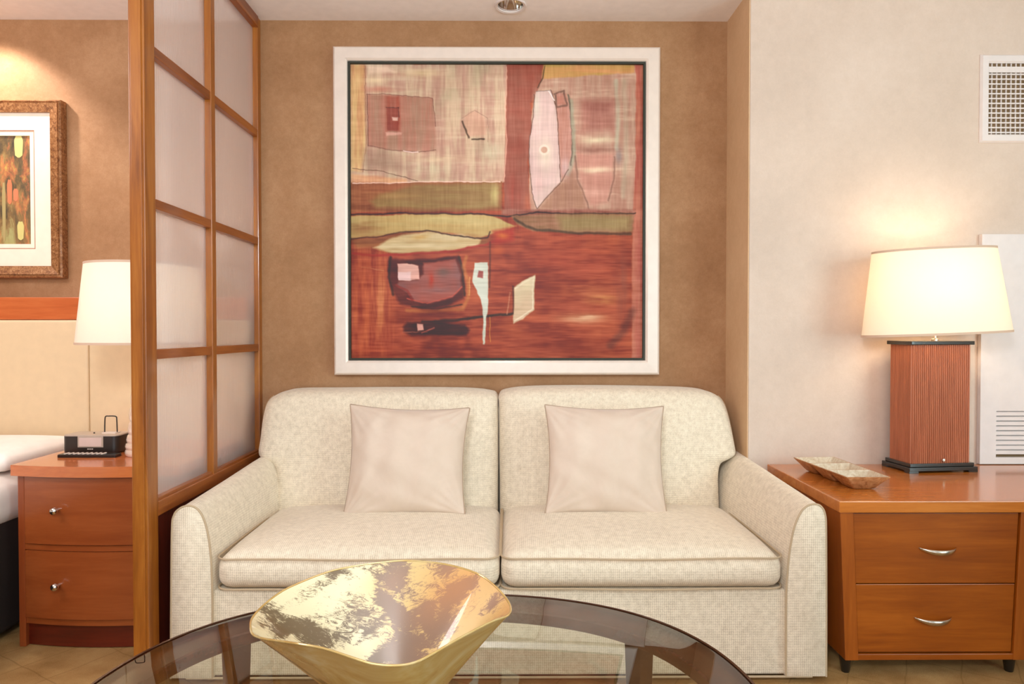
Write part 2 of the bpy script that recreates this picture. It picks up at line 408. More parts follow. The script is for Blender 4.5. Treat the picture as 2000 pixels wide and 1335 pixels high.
for k in range(4):
    for (y0, y1) in ((2.043, 2.437), (2.466, 2.897)):
        b = new_bm(); box(b, XP - .031, XP - .025, y0, y1, zz[k] + .014, zz[k + 1] - .014); obj('glass_pane', b, M['reeded'], t)

# ------------------------------------------------------------------ picture frames
def frame_sweep(b, x0, x1, z0, z1, prof):
    "prof: list of (inset, y); closed loop swept round the rectangle"
    rings = []
    for (cx, cz, sx, sz) in ((x0, z0, 1, 1), (x1, z0, -1, 1), (x1, z1, -1, -1), (x0, z1, 1, -1)):
        rings.append([b.verts.new((cx + sx * i, y, cz + sz * i)) for i, y in prof])
    grid_faces(b, rings, close_u=True, close_v=True)

# ---- the large abstract painting
FY = 2.875
a0, a1 = P(648.5, 88, FY), P(1289, 732, FY)
c0, c1 = P(681, 120.5, FY + .012), P(1258, 700, FY + .012)
fx0, fx1, fz0, fz1 = a0.x, a1.x, a1.z, a0.z
t = thing('framed_painting', 'large square abstract painting in rust and cream with pale silver frame above the sofa', 'painting', ((fx0 + fx1) / 2, YW, fz0))
b = new_bm(); frame_sweep(b, fx0, fx1, fz0, fz1, [(0, YW - .002), (0, FY + .014), (.004, FY + .006), (.010, FY + .002), (.052, FY + .0), (.060, FY + .006), (.064, FY + .02), (.064, YW - .002)])
obj('frame', b, M['silver_frame'], t)
b = new_bm(); frame_sweep(b, fx0 + .063, fx1 - .063, fz0 + .063, fz1 - .063, [(0, YW - .004), (0, FY + .010), (.0085, FY + .010), (.0085, YW - .004)])
obj('liner', b, M['black_liner'], t)

def paint():
    X0, X1, Y0, Y1 = 678.0, 1261.0, 118.0, 702.0
    N = 500
    xs = np.linspace(X0, X1, N); ys = np.linspace(Y0, Y1, N)
    X, Y = np.meshgrid(xs, ys)
    rng = np.random.default_rng(5)
    def vn(cx, cy):
        g = rng.random((int(cy) + 2, int(cx) + 2)); gx = np.linspace(0, int(cx), N); gy = np.linspace(0, int(cy), N)
        ix = np.minimum(gx.astype(int), int(cx)); iy = np.minimum(gy.astype(int), int(cy))
        fx = gx - ix; fy = gy - iy; fx = fx * fx * (3 - 2 * fx); fy = fy * fy * (3 - 2 * fy)
        a = g[np.ix_(iy, ix)]; b_ = g[np.ix_(iy, ix + 1)]; c = g[np.ix_(iy + 1, ix)]; d = g[np.ix_(iy + 1, ix + 1)]
        return (a * (1 - fx) + b_ * fx) * (1 - fy)[:, None] + (c * (1 - fx) + d * fx) * fy[:, None]
    hs = .5 * vn(6, 60) + .3 * vn(14, 150) + .2 * vn(40, 240)        # horizontal brush strokes
    vs = .5 * vn(60, 6) + .3 * vn(150, 12) + .2 * vn(240, 40)        # vertical brush strokes
    cl = .5 * vn(7, 7) + .3 * vn(18, 18) + .2 * vn(45, 45)
    wx = (vn(22, 22) - .5) * 2.4 + (vn(90, 90) - .5) * 1.4; wy = (vn(22, 22) - .5) * 2.4 + (vn(90, 90) - .5) * 1.4
    XX, YY = X + wx, Y + wy
    img = np.zeros((N, N, 3))
    def sd(pts):
        d = np.full(X.shape, 1e9); ins = np.zeros(X.shape, bool); n = len(pts)
        for i in range(n):
            ax, ay = pts[i]; bx, by = pts[(i + 1) % n]
            ex, ey = bx - ax, by - ay; L = ex * ex + ey * ey + 1e-9
            t_ = np.clip(((XX - ax) * ex + (YY - ay) * ey) / L, 0, 1)
            d = np.minimum(d, (XX - ax - t_ * ex) ** 2 + (YY - ay - t_ * ey) ** 2)
            c = ((ay > YY) != (by > YY)) & (XX < (bx - ax) * (YY - ay) / (by - ay + 1e-12) + ax); ins ^= c
        return np.where(ins, -1, 1) * np.sqrt(d)
    def put(mask, col, col2=None, tex=None):
        nonlocal img
        c = np.array(col, float)[None, None, :]
        if col2 is not None:
            k = np.clip((tex - .5) * 2.6 + .5, 0, 1)[..., None]; c = c * (1 - k) + np.array(col2, float) * k
        img = img * (1 - mask[..., None]) + c * mask[..., None]
    def poly(pts, col, col2=None, tex=None, soft=1.2, op=1.0, rag=0):
        d = sd(pts)
        if rag: d = d + (hs - .5) * rag
        put(np.clip(.5 - d / (2 * soft), 0, 1) * op, col, col2, tex)
    def line(pts, wd, col, op=.8, vary=.5):
        d = np.full(X.shape, 1e9)
        for i in range(len(pts) - 1):
            ax, ay = pts[i]; bx, by = pts[i + 1]; ex, ey = bx - ax, by - ay; L = ex * ex + ey * ey + 1e-9
            t_ = np.clip(((XX - ax) * ex + (YY - ay) * ey) / L, 0, 1)
            d = np.minimum(d, np.hypot(XX - ax - t_ * ex, YY - ay - t_ * ey))
        put(np.clip(1.3 - d / wd, 0, 1) * op * np.clip(1 - vary + vary * 2 * cl, 0, 1), col)
    def blob(cx, cy, rx, ry, col, op=.8, tex=None):
        r = ((XX - cx) / rx) ** 2 + ((YY - cy) / ry) ** 2
        m = np.exp(-r * 1.2) * op
        if tex is not None: m = m * np.clip(tex * 2 - .15, 0, 1)
        put(m, col)
    # rust ground
    put(np.ones(X.shape), (150, 58, 32), (186, 84, 50), hs)
    put(np.clip((cl - .5) * 3, 0, 1) * .5, (196, 96, 48)); put(np.clip((.42 - cl) * 4, 0, 1) * .6, (118, 38, 20))
    poly([(678, 470), (760, 480), (762, 700), (678, 700)], (160, 60, 34), (206, 104, 58), vs, 10, .8)
    blob(738, 590, 14, 70, (214, 134, 80), .7, vs)
    # top left field
    poly([(678, 118), (990, 118), (985, 352), (678, 356)], (204, 158, 136), (216, 184, 152), vs)
    put((Y < 352) * (X < 986) * np.clip((hs - .5) * 3, 0, 1) * .5, (212, 190, 156))
    put((Y < 352) * (X < 986) * np.clip((cl - .55) * 5, 0, 1) * .5, (190, 136, 116))
    put((Y < 352) * (X < 986) * np.clip((.40 - cl) * 5, 0, 1) * .5, (196, 180, 146))
    poly([(678, 118), (708, 118), (708, 290), (700, 330), (678, 330)], (224, 160, 108), (232, 188, 124), vs, 4, .85)
    poly([(712, 122), (755, 122), (770, 134), (716, 138)], (240, 206, 178), None, None, 4, .8)
    blob(728, 152, 22, 7, (240, 212, 170), .8)
    blob(820, 136, 40, 9, (228, 200, 150), .6)
    blob(735, 168, 30, 6, (206, 120, 98), .6)
    poly([(712, 178), (780, 180), (842, 185), (849, 262), (846, 290), (790, 292), (712, 282)], (196, 130, 108), (176, 128, 104), vs, 2, .85)
    poly([(748, 180), (776, 182), (778, 252), (749, 252)], (186, 96, 74), (172, 100, 82), vs, 3, .85)
    poly([(750, 204), (774, 204), (774, 250), (752, 250)], (166, 76, 58), (148, 84, 74), cl, 1, .9)
    poly([(761, 222), (772, 222), (772, 229), (761, 229)], (232, 184, 166), None, None, 1)
    poly([(748, 253), (782, 254), (780, 258), (750, 260)], (232, 176, 156), None, None, 1.5, .9)
    line([(712, 178), (745, 177), (780, 180), (842, 185), (848, 240)], .9, (120, 66, 56), .7)
    line([(712, 178), (713, 280), (770, 289), (815, 292), (848, 288)], .9, (110, 66, 54), .7)
    line([(708, 122), (709, 282), (704, 330)], .9, (150, 92, 70), .6)
    line([(749, 203), (774, 204), (774, 222)], .9, (90, 50, 46), .8); line([(783, 290), (800, 293), (812, 292)], 1.2, (246, 214, 204), .9)
    poly([(704, 284), (760, 292), (800, 330), (712, 326)], (170, 124, 106), None, None, 10, .5)
    blob(850, 305, 70, 8, (226, 196, 158), .7, hs); blob(835, 325, 40, 12, (218, 206, 168), .6, vs); blob(960, 290, 20, 24, (210, 198, 164), .7, vs)
    line([(682, 324), (745, 330), (790, 342), (812, 350)], .9, (96, 60, 46), .7)
    poly([(905, 222), (925, 209), (946, 222), (948, 258), (910, 262)], (216, 162, 136), None, None, 3, .7)
    line([(900, 226), (925, 209), (952, 224), (952, 272)], .7, (150, 110, 90), .6)
    line([(901, 232), (913, 263)], 2.2, (92, 66, 46), .95, .1); line([(920, 267), (944, 266)], 2.0, (84, 60, 40), .95, .1)
    poly([(678, 335), (790, 345), (790, 354), (678, 356)], (222, 150, 108), (232, 172, 122), hs, 3, .8)
    # red upright band and right field
    poly([(1058, 118), (1262, 118), (1262, 408), (1035, 408), (1032, 250)], (206, 164, 140), (190, 138, 116), vs)
    put((X > 1060) * (X < 1246) * (Y < 408) * np.clip((hs - .52) * 4, 0, 1) * .5, (222, 188, 158))
    poly([(990, 118), (1064, 118), (1060, 145), (1050, 170), (1036, 196), (1040, 260), (1030, 310), (1036, 408), (984, 408), (984, 352), (988, 240)], (172, 84, 64), (162, 92, 72), cl, 1.2)
    blob(1005, 375, 16, 40, (180, 70, 50), .7, vs); blob(1030, 395, 8, 26, (206, 110, 76), .7, vs)
    poly([(1061, 118), (1243, 118), (1243, 134), (1150, 140), (1058, 147)], (204, 162, 88), (214, 150, 92), hs, 2)
    line([(1064, 122), (1060, 146), (1050, 164)], 1.3, (70, 50, 30), .8)
    line([(989, 124), (986, 200), (989, 260), (984, 350)], 1.2, (236, 176, 152), .9)
    poly([(1134, 188), (1202, 186), (1204, 248), (1136, 252)], (178, 112, 98), (192, 128, 110), cl, 9, .85)
    blob(1168, 268, 34, 6, (234, 214, 176), .95); blob(1160, 287, 50, 7, (156, 100, 84), .85)
    line([(1116, 190), (1121, 250), (1122, 300), (1112, 335)], 5, (162, 160, 134), .75, .3); line([(1112, 178), (1116, 240), (1119, 290), (1116, 318)], 2, (100, 88, 72), .8, .3)
    line([(1206, 150), (1210, 230), (1208, 285)], 5, (196, 196, 168), .6, .6); line([(1222, 150), (1228, 260), (1222, 380)], 6, (196, 176, 148), .6, .5)
    poly([(1128, 294), (1204, 294), (1202, 350), (1190, 392), (1156, 396), (1136, 350)], (222, 160, 140), (206, 140, 122), cl, 5, .8)
    blob(1168, 327, 34, 6, (236, 212, 176), .9); blob(1212, 300, 7, 18, (140, 126, 124), .7); blob(1165, 372, 26, 12, (224, 168, 148), .7)
    line([(1124, 300), (1130, 345), (1150, 392), (1154, 408)], 2, (138, 96, 80), .7); line([(1204, 300), (1202, 350), (1192, 388)], 2, (138, 96, 80), .6)
    poly([(1098, 352), (1120, 330), (1140, 370), (1148, 404), (1052, 404)], (186, 134, 106), (170, 120, 96), vs, 4, .8)
    poly([(1086, 172), (1108, 176), (1114, 212), (1118, 262), (1117, 300), (1108, 330), (1099, 348), (1094, 300)], (200, 138, 118), (206, 150, 134), vs, 1.5)
    blob(1106, 322, 9, 22, (216, 176, 170), .9)
    poly([(1047, 171), (1076, 168), (1086, 200), (1090, 250), (1095, 310), (1098, 348), (1075, 372), (1048, 404), (1040, 370), (1034, 310), (1034, 262), (1042, 222), (1044, 190)], (232, 202, 188), (222, 186, 178), cl, 1.3)
    blob(1066, 295, 14, 34, (244, 224, 200), .9); blob(1052, 355, 10, 22, (222, 178, 170), .8); blob(1048, 200, 8, 30, (214, 204, 182), .7)
    line([(1076, 168), (1087, 200), (1091, 250), (1097, 350)], 1.0, (110, 70, 58), .9, .2); line([(1072, 170), (1084, 190)], 1.2, (250, 236, 230), .9)
    line([(1047, 171), (1076, 168)], .8, (130, 110, 100), .8, .2); line([(1044, 178), (1042, 222), (1034, 262), (1034, 320), (1040, 370), (1048, 404), (1075, 374), (1099, 350), (1112, 326)], 1.0, (94, 62, 50), .7)
    r = np.hypot(X - 1063.5, Y - 287); put(np.clip(6.6 - r, 0, 1) * .9, (212, 164, 140)); put(np.clip(2 - abs(r - 9), 0, 1) * .5, (250, 236, 216))
    line([(1083, 176), (1103, 170), (1108, 200), (1088, 203), (1086, 178)], 2.2, (124, 88, 74), .8, .3); poly([(1089, 182), (1099, 179), (1101, 196), (1090, 197)], (200, 132, 112), None, None, 1)
    poly([(1242, 118), (1262, 118), (1262, 702), (1238, 702), (1240, 440), (1246, 300), (1246, 142)], (190, 98, 80), (198, 118, 92), vs, 1.5)
    # olive beam and horizon
    poly([(678, 353), (980, 350), (980, 408), (678, 412)], (150, 84, 46), (170, 100, 60), hs)
    poly([(716, 390), (745, 372), (800, 356), (960, 352), (974, 358), (972, 398), (930, 404), (800, 404), (730, 400)], (170, 138, 82), (150, 112, 62), hs, 5, .95, 8)
    blob(965, 375, 9, 20, (212, 192, 124), .8, cl); blob(760, 378, 50, 6, (196, 150, 92), .6, hs)
    line([(682, 355), (780, 352), (850, 351), (975, 350)], 1.3, (248, 208, 190), .95, .3)
    poly([(978, 405), (1245, 405), (1245, 416), (978, 418)], (150, 84, 70), (176, 116, 96), hs, 3, .9)
    poly([(678, 418), (740, 418), (800, 415), (900, 414), (960, 418), (985, 428), (1008, 438), (978, 448), (954, 455), (930, 462), (880, 452), (800, 449), (740, 457), (678, 464)], (206, 178, 116), (196, 160, 96), hs, 1.4)
    blob(700, 440, 34, 16, (150, 100, 56), .85, hs); blob(860, 425, 60, 7, (222, 204, 140), .7, hs); blob(930, 432, 36, 9, (220, 196, 136), .7, hs)
    poly([(678, 464), (740, 458), (800, 449), (880, 455), (954, 460), (950, 478), (690, 482)], (150, 92, 52), (170, 110, 62), hs, 5, .85)
    poly([(722, 480), (756, 464), (790, 454), (830, 450), (900, 454), (938, 464), (932, 478), (880, 486), (820, 492), (760, 491)], (208, 176, 124), (216, 192, 146), hs, 2.2, 1, 5)
    blob(816, 460, 18, 5, (204, 158, 84), .8)
    line([(678, 415), (720, 416), (770, 413), (850, 414), (930, 414), (990, 420), (1010, 416), (1050, 410), (1120, 414), (1245, 412)], 1.7, (52, 24, 14), .9, .3)
    line([(678, 464), (735, 459), (780, 450), (830, 448), (880, 456), (925, 462), (952, 460), (956, 450)], 1.6, (60, 26, 12), .85, .5)
    poly([(998, 418), (1060, 414), (1244, 416), (1240, 450), (1110, 450), (1040, 448), (1010, 436)], (150, 108, 72), (172, 118, 88), hs, 2)
    poly([(1090, 418), (1236, 416), (1232, 446), (1100, 446)], (172, 146, 92), (150, 124, 76), hs, 8, .9)
    line([(1005, 424), (1025, 438), (1050, 446), (1140, 452), (1236, 453)], 3.2, (74, 54, 28), .75, .4)
    # rust lower field
    line([(682, 492), (720, 496), (800, 494), (880, 488), (950, 474), (1000, 452)], 3, (176, 46, 34), .8, .4)
    blob(1060, 480, 60, 12, (190, 90, 56), .5, hs)
    blob(1130, 600, 80, 60, (168, 72, 48), .5, hs); blob(1110, 510, 90, 30, (176, 72, 46), .6, hs); blob(1150, 565, 70, 14, (186, 100, 58), .8, hs)
    blob(1178, 584, 34, 9, (206, 138, 74), .9, hs); blob(1140, 622, 46, 10, (216, 158, 118), .95, hs); blob(1155, 618, 20, 4, (226, 180, 140), .8)
    blob(1100, 680, 120, 18, (150, 60, 36), .6, hs); blob(720, 690, 60, 12, (190, 84, 44), .7, hs); blob(1220, 560, 16, 80, (150, 76, 56), .7, vs)
    line([(1240, 606), (1222, 648), (1196, 676)], 9, (96, 48, 38), .5, .6)
    line([(956, 470), (954, 560)], 2, (86, 40, 22), .6)
    poly([(962, 448), (1004, 440), (1002, 466), (966, 476)], (186, 54, 36), None, None, 5, .9); blob(980, 457, 15, 7, (222, 118, 50), 1); blob(972, 486, 14, 12, (206, 96, 48), .8)
    line([(700, 520), (716, 522), (744, 528)], 1, (214, 140, 96), .6)
    poly([(754, 502), (800, 506), (850, 503), (892, 496), (904, 540), (902, 582), (868, 598), (820, 602), (776, 594), (760, 566), (752, 530)], (86, 22, 14), (112, 34, 22), cl, 3)
    line([(757, 500), (753, 540), (762, 575)], 3, (48, 20, 10), .7, .3); line([(893, 500), (902, 530), (904, 575)], 3, (60, 30, 18), .8, .3)
    poly([(822, 512), (886, 504), (898, 535), (898, 562), (880, 580), (838, 592), (806, 588), (792, 572), (768, 556), (774, 548), (812, 545), (822, 534)], (176, 92, 78), (140, 88, 84), cl, 2.5)
    blob(862, 530, 16, 9, (118, 90, 82), .8); blob(838, 546, 5, 14, (190, 58, 34), 1); blob(852, 566, 30, 6, (144, 100, 98), .7, hs); line([(790, 582), (830, 592), (880, 578), (899, 560)], 1.5, (212, 92, 72), .8, .5)
    line([(768, 556), (790, 566), (800, 585)], 3, (150, 40, 28), .7); line([(800, 598), (850, 604), (900, 594)], 2, (52, 26, 12), .7)
    poly([(771, 514), (790, 513), (812, 518), (815, 544), (796, 547), (773, 546)], (234, 182, 166), (222, 160, 146), cl, 1); poly([(772, 530), (798, 530), (798, 546), (773, 546)], (234, 194, 190), None, None, 1)
    line([(908, 500), (902, 520), (912, 548), (912, 580), (900, 603), (850, 608), (790, 606)], 4.2, (200, 122, 62), .7, .4); line([(916, 540), (914, 575)], 1.6, (226, 160, 92), .7)
    line([(1002, 612), (960, 617), (920, 620), (880, 626), (850, 628), (820, 628)], 3.2, (54, 32, 18), .9, .3)
    poly([(782, 640), (790, 630), (850, 629), (905, 634), (916, 646), (908, 656), (850, 655), (798, 657), (784, 650)], (72, 20, 12), (100, 34, 20), cl, 3)
    poly([(809, 632), (822, 633), (823, 646), (810, 648)], (230, 166, 150), None, None, 1); line([(818, 652), (844, 641)], 1.5, (216, 120, 106), .8)
    line([(782, 650), (830, 650)], .8, (200, 120, 96), .6)
    poly([(925, 512), (951, 510), (952, 560), (950, 610), (948, 622), (947, 655), (943, 673), (940, 672), (943, 622), (936, 585), (921, 547)], (204, 206, 186), (214, 216, 200), cl, 1)
    poly([(933, 527), (942, 528), (941, 541), (931, 540)], (164, 80, 72), None, None, 1)
    line([(955, 620), (956, 668)], 1, (220, 150, 60), .7); line([(996, 570), (990, 612)], 1.6, (214, 150, 120), .6); line([(1002, 558), (1003, 612)], 2, (70, 34, 22), .7)
    poly([(1004, 560), (1020, 548), (1045, 536), (1045, 570), (1044, 604), (1022, 622), (1003, 632)], (232, 212, 174), (214, 182, 148), cl, 1.2)
    line([(1006, 562), (1042, 540), (1041, 602), (1006, 626)], 1.6, (246, 232, 204), .6)
    line([(682, 500), (683, 690)], 2, (190, 84, 62), .5)
    img += ((hs - .5) * 22 + (vs - .5) * 18 * (Y < 440) + (cl - .5) * 24)[..., None]
    fine_h, fine_v = vn(20, 300), vn(300, 20)
    low = np.clip((Y - 440) / 30, 0, 1)
    img += (((fine_h - .5) * 16 * (.3 + low)) + ((fine_v - .5) * 12 * (1.1 - low)))[..., None]
    img = 128 + (img - 128) * 1.08 - 10
    g_ = img.mean(axis=2, keepdims=True); img = g_ + (img - g_) * .92
    return np.clip(img, 8, 252) / 255, N
img, N = paint()
lin = np.where(img <= .04045, img / 12.92, ((img + .055) / 1.055) ** 2.4) * .9
me = bpy.data.meshes.new('canvas')
x0, x1, z0, z1, yc = fx0 + .069, fx1 - .069, fz0 + .069, fz1 - .069, FY + .022
gx, gz = np.meshgrid(np.linspace(x0, x1, N), np.linspace(z1, z0, N))
base = origin_of(t)
co = np.stack([gx.ravel() - base.x, np.full(N * N, yc - base.y), gz.ravel() - base.z], 1)
idx = np.arange(N * N).reshape(N, N)
fc = np.stack([idx[:-1, :-1].ravel(), idx[1:, :-1].ravel(), idx[1:, 1:].ravel(), idx[:-1, 1:].ravel()], 1)
# back panel and edges of the canvas board
nb = N * N
corner = [(x0, yc + .02, z1), (x0, yc + .02, z0), (x1, yc + .02, z0), (x1, yc + .02, z1)]
co = np.vstack([co, np.array([(p[0] - base.x, p[1] - base.y, p[2] - base.z) for p in corner])])
cf = [idx[0, 0], idx[-1, 0], idx[-1, -1], idx[0, -1]]
extra = [(nb + 3, nb + 2, nb + 1, nb)]
me.from_pydata(co.tolist(), [], fc.tolist() + extra)
ca = me.color_attributes.new('pigment', 'FLOAT_COLOR', 'POINT')
cols = np.ones((len(co), 4)); cols[:nb, :3] = lin.reshape(-1, 3); cols[nb:, :3] = .2
ca.data.foreach_set('color', cols.ravel().astype(np.float32)); me.update()
a = NT('oil_paint'); at = a.n('ShaderNodeAttribute', attribute_name='pigment')
bx = a.noise(a.coords((1, 1, 9)), 40, 5, .7)
a.set(Base_Color=at.outputs['Color'], Roughness=.5, Specular_IOR_Level=.35); a.bump(bx, .2, .001)
me.materials.append(a.m)
cv = bpy.data.objects.new('canvas', me); COL.objects.link(cv); cv.parent = t

# ---- the smaller picture over the bed
FY2 = 2.885
q1 = P(120.5, 542, FY2); q0 = P(118, 194, FY2)
gx1 = q1.x; gz0, gz1 = q1.z, q0.z; gx0 = gx1 - .80
t = thing('framed_print', 'abstract olive print with wide cream mat in mottled brown frame above the bed', 'picture', ((gx0 + gx1) / 2, YW, gz0))
b = new_bm(); frame_sweep(b, gx0, gx1, gz0, gz1, [(0, YW - .002), (0, FY2 + .006), (.006, FY2), (.012, FY2 + .006), (.014, FY2 + .001), (.050, FY2 + .010), (.052, YW - .002)]); obj('frame', b, M['burl'], t)
b = new_bm(); frame_sweep(b, gx0 + .05, gx1 - .05, gz0 + .05, gz1 - .05, [(0, YW - .004), (0, FY2 + .02), (.072, FY2 + .02), (.0735, FY2 + .024), (.0735, YW - .004)]); obj('outer_mat', b, M['mat'], t)
b = new_bm(); frame_sweep(b, gx0 + .1225, gx1 - .1225, gz0 + .1225, gz1 - .1225, [(0, YW - .005), (0, FY2 + .0215), (.004, FY2 + .0215), (.004, YW - .005)]); obj('mat_line', b, M['mat_edge'], t)
b = new_bm(); frame_sweep(b, gx0 + .126, gx1 - .126, gz0 + .126, gz1 - .126, [(0, YW - .006), (0, FY2 + .024), (.018, FY2 + .024), (.019, YW - .006)]); obj('inner_mat', b, M['mat'], t)
a = NT('olive_print'); v = a.coords((1, 1, .35)); n1 = a.noise(v, 9, 6, .7, .6); n2 = a.noise(a.coords((3, 1, 1.2)), 5, 5, .7, .4)
c = a.mix(n2, a.ramp(n1, [(.38, (52, 40, 26)), (.46, (96, 76, 42)), (.54, (160, 120, 64)), (.62, (198, 190, 120))]), a.ramp(n2, [(.40, (70, 58, 40)), (.52, (120, 96, 56)), (.6, (206, 116, 70)), (.66, (208, 178, 84))]))
a.set(Base_Color=c, Roughness=.5); M['print'] = a.m
b = new_bm(); box(b, gx0 + .14, gx1 - .14, FY2 + .030, FY2 + .034, gz0 + .14, gz1 - .14); obj('print_sheet', b, M['print'], t)
def patch(x0p, y0p, x1p, y1p, col, nm='painted_patch'):
    A, B = P(x0p, y0p, FY2 + .03), P(x1p, y1p, FY2 + .03)
    b = new_bm(); cx, cz, rx, rz = (A.x + B.x) / 2, (A.z + B.z) / 2, abs(B.x - A.x) / 2, abs(A.z - B.z) / 2
    rr = [[(cx + k * rx * math.copysign(abs(math.cos(u)) ** .6, math.cos(u)) * (1 + .06 * math.sin(5 * u)), FY2 + .0295 + dy, cz + k * rz * math.copysign(abs(math.sin(u)) ** .6, math.sin(u)) * (1 + .04 * math.sin(7 * u))) for u in [2 * PI * j / 40 for j in range(40)]] for k, dy in ((1, .001), (1, -.0003), (.02, -.0003))]
    loft(b, rr); obj(nm, b, plain('print_ink', col, .6), t)
patch(28, 264, 45, 307, (206, 196, 122)); patch(34, 432, 47, 468, (206, 192, 118)); patch(4, 355, 12, 470, (170, 150, 96)); patch(14, 350, 24, 398, (206, 120, 78)); patch(26, 368, 36, 392, (208, 122, 82))

# ------------------------------------------------------------------ sofa
sofa = thing('sofa', 'cream tweed two seat sofa with flared arms beneath the large painting', 'sofa', (-.03, 2.05, 0))
YS = 2.05
def arm_profile(side):
    if side > 0: pts = [(1613, 1334), (1613.5, 1200), (1613, 1040), (1611, 1004), (1603, 988), (1590, 984), (1576, 988), (1564, 1000), (1552, 1027), (1543, 1070), (1538, 1120), (1535.5, 1180), (1535, 1334)]
    else: pts = [(334, 1334), (334.5, 1200), (336, 1040), (340, 1006), (352, 992), (368, 987), (384, 992), (396, 1008), (405, 1036), (411, 1075), (414, 1120), (415, 1180), (415.5, 1334)]
    c = [P(x, y, YS) for x, y in pts]
    c = [Vector((p.x, 0, p.z)) for p in c]; c[0].z = c[-1].z = .022
    return catmull(c, 4)
for side in (1, -1):
    pr = arm_profile(side); n = len(pr); rings = []
    zt = max(p.z for p in pr)
    for y, k in ((YS - .004, -1), (YS, 0), (YS + .006, .01), (2.2, .2), (2.35, .38), (2.5, .6), (2.62, .78), (2.75, .92), (2.86, 1)):
        rg = []
        for i, p in enumerate(pr):
            s_in = max(0, min(1, (i / n - .45) * 2.2)); kk = max(k, 0)
            hgt = max(0, (p.z - .25) / (zt - .25))
            x = p.x - side * .030 * kk * s_in; z = p.z + .035 * kk * hgt
            if side > 0 and kk > .6: x = min(x, .936)
            if k == -1:
                cx = sum(q.x for q in pr) / n; x = cx + (x - cx) * .93; z = z - .004 if z > .1 else z + .003
            rg.append((x, y, z))
        rings.append(rg)
    b = new_bm(); loft(b, rings); obj('arm', b, M['tweed'], sofa, 60)
    b = new_bm(); tube(b, [(p.x, YS - .001, p.z) for p in pr], .0032, 8); obj('piping', b, M['piping'], sofa, True)
xl, xr = P(415, 1200, YS).x, P(1535.5, 1200, YS).x
b = new_bm(); box(b, xl - .004, xr + .004, YS + .012, 2.84, .022, .283, .008, 3); obj('seat_base', b, M['tweed'], sofa, True)
b = new_bm(); tube(b, [(xl - .08, YS + .0, .022), (xr + .08, YS + .0, .022)], .0035); obj('piping', b, M['piping'], sofa, True)
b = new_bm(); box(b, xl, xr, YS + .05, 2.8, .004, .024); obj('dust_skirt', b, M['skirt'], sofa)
for fx_ in (xl - .04, xr + .04):
    for fy_ in (2.1, 2.8):
        b = new_bm(); lathe_solid(b, [(.018, 0), (.024, .023)], (fx_, fy_, 0), 20); obj('foot', b, M['black_wood'], sofa, True)

def soft_box(b, x0, x1, y0, y1, z0, z1, r, crown_t, crown_b=0.0, n=26, crown_f=0.0, sag=None):
    "rounded cushion: cube grid pushed onto a rounded box, with crowned faces"
    r3 = bmesh.ops.create_cube(b, size=2); vs = r3['verts']
    bmesh.ops.subdivide_edges(b, edges=list({e for v in vs for e in v.link_edges}), cuts=n, use_grid_fill=True)
    cx, cy, cz, hx, hy, hz = (x0 + x1) / 2, (y0 + y1) / 2, (z0 + z1) / 2, (x1 - x0) / 2, (y1 - y0) / 2, (z1 - z0) / 2
    for v in b.verts:
        u = v.co.copy()
        q = Vector((math.copysign(abs(u.x) ** .8, u.x) * hx, math.copysign(abs(u.y) ** .8, u.y) * hy, u.z * hz))
        c = Vector([max(-h + r, min(h - r, k)) for k, h in zip(q, (hx, hy, hz))])
        d = q - c
        if d.length > 1e-9: q = c + d.normalized() * r
        k = max(0, (1 - u.x ** 4)) * max(0, (1 - abs(u.y) ** 2.6))
        if u.z > 0: q.z += crown_t * k * u.z
        else: q.z += crown_b * k * u.z
        if u.y < 0: q.y -= crown_f * (1 - u.x ** 6) * (1 - u.z ** 2) * abs(u.y) ** 4
        v.co = Vector((cx, cy, cz)) + q
mid = P(977, 1100, YS).x
for (xa, xb) in ((xl + .008, mid - .002), (mid + .002, xr - .006)):
    zc0, zc1 = .287, .392
    b = new_bm(); soft_box(b, xa, xb, 2.045, 2.64, zc0, zc1, .042, .038, 0, 30, .012)
    sc_ = obj('seat_cushion', b, M['tweed'], sofa, 80)
    # piping round the top and bottom seams
    for zq, dz in ((zc1 - .008, 0), (zc0 + .006, 0)):
        pts = []; rr = .044
        ya, yb = 2.044, 2.62
        for (cx, cy, a0_, a1_) in ((xa + rr, ya + rr, PI, 1.5 * PI), (xb - rr, ya + rr, 1.5 * PI, 2 * PI)):
            for k in range(7):
                u = a0_ + (a1_ - a0_) * k / 6; pts.append((cx + (rr + .0005) * math.cos(u), cy + (rr + .0005) * math.sin(u), zq))
        # bow the front run outwards with the cushion face
        front = []
        for k in range(1, 20):
            s = k / 20; front.append((xa + rr + (xb - xa - 2 * rr) * s, ya - .004 * math.sin(PI * s) - .001, zq + .0015 * math.sin(9 * s)))
        path = [(xa + .0005, yb, zq)] + pts[:7] + front + pts[7:] + [(xb - .0005, yb, zq)]
        b = new_bm(); tube(b, path, .0030, 8); obj('piping', b, M['piping'], sc_, True)

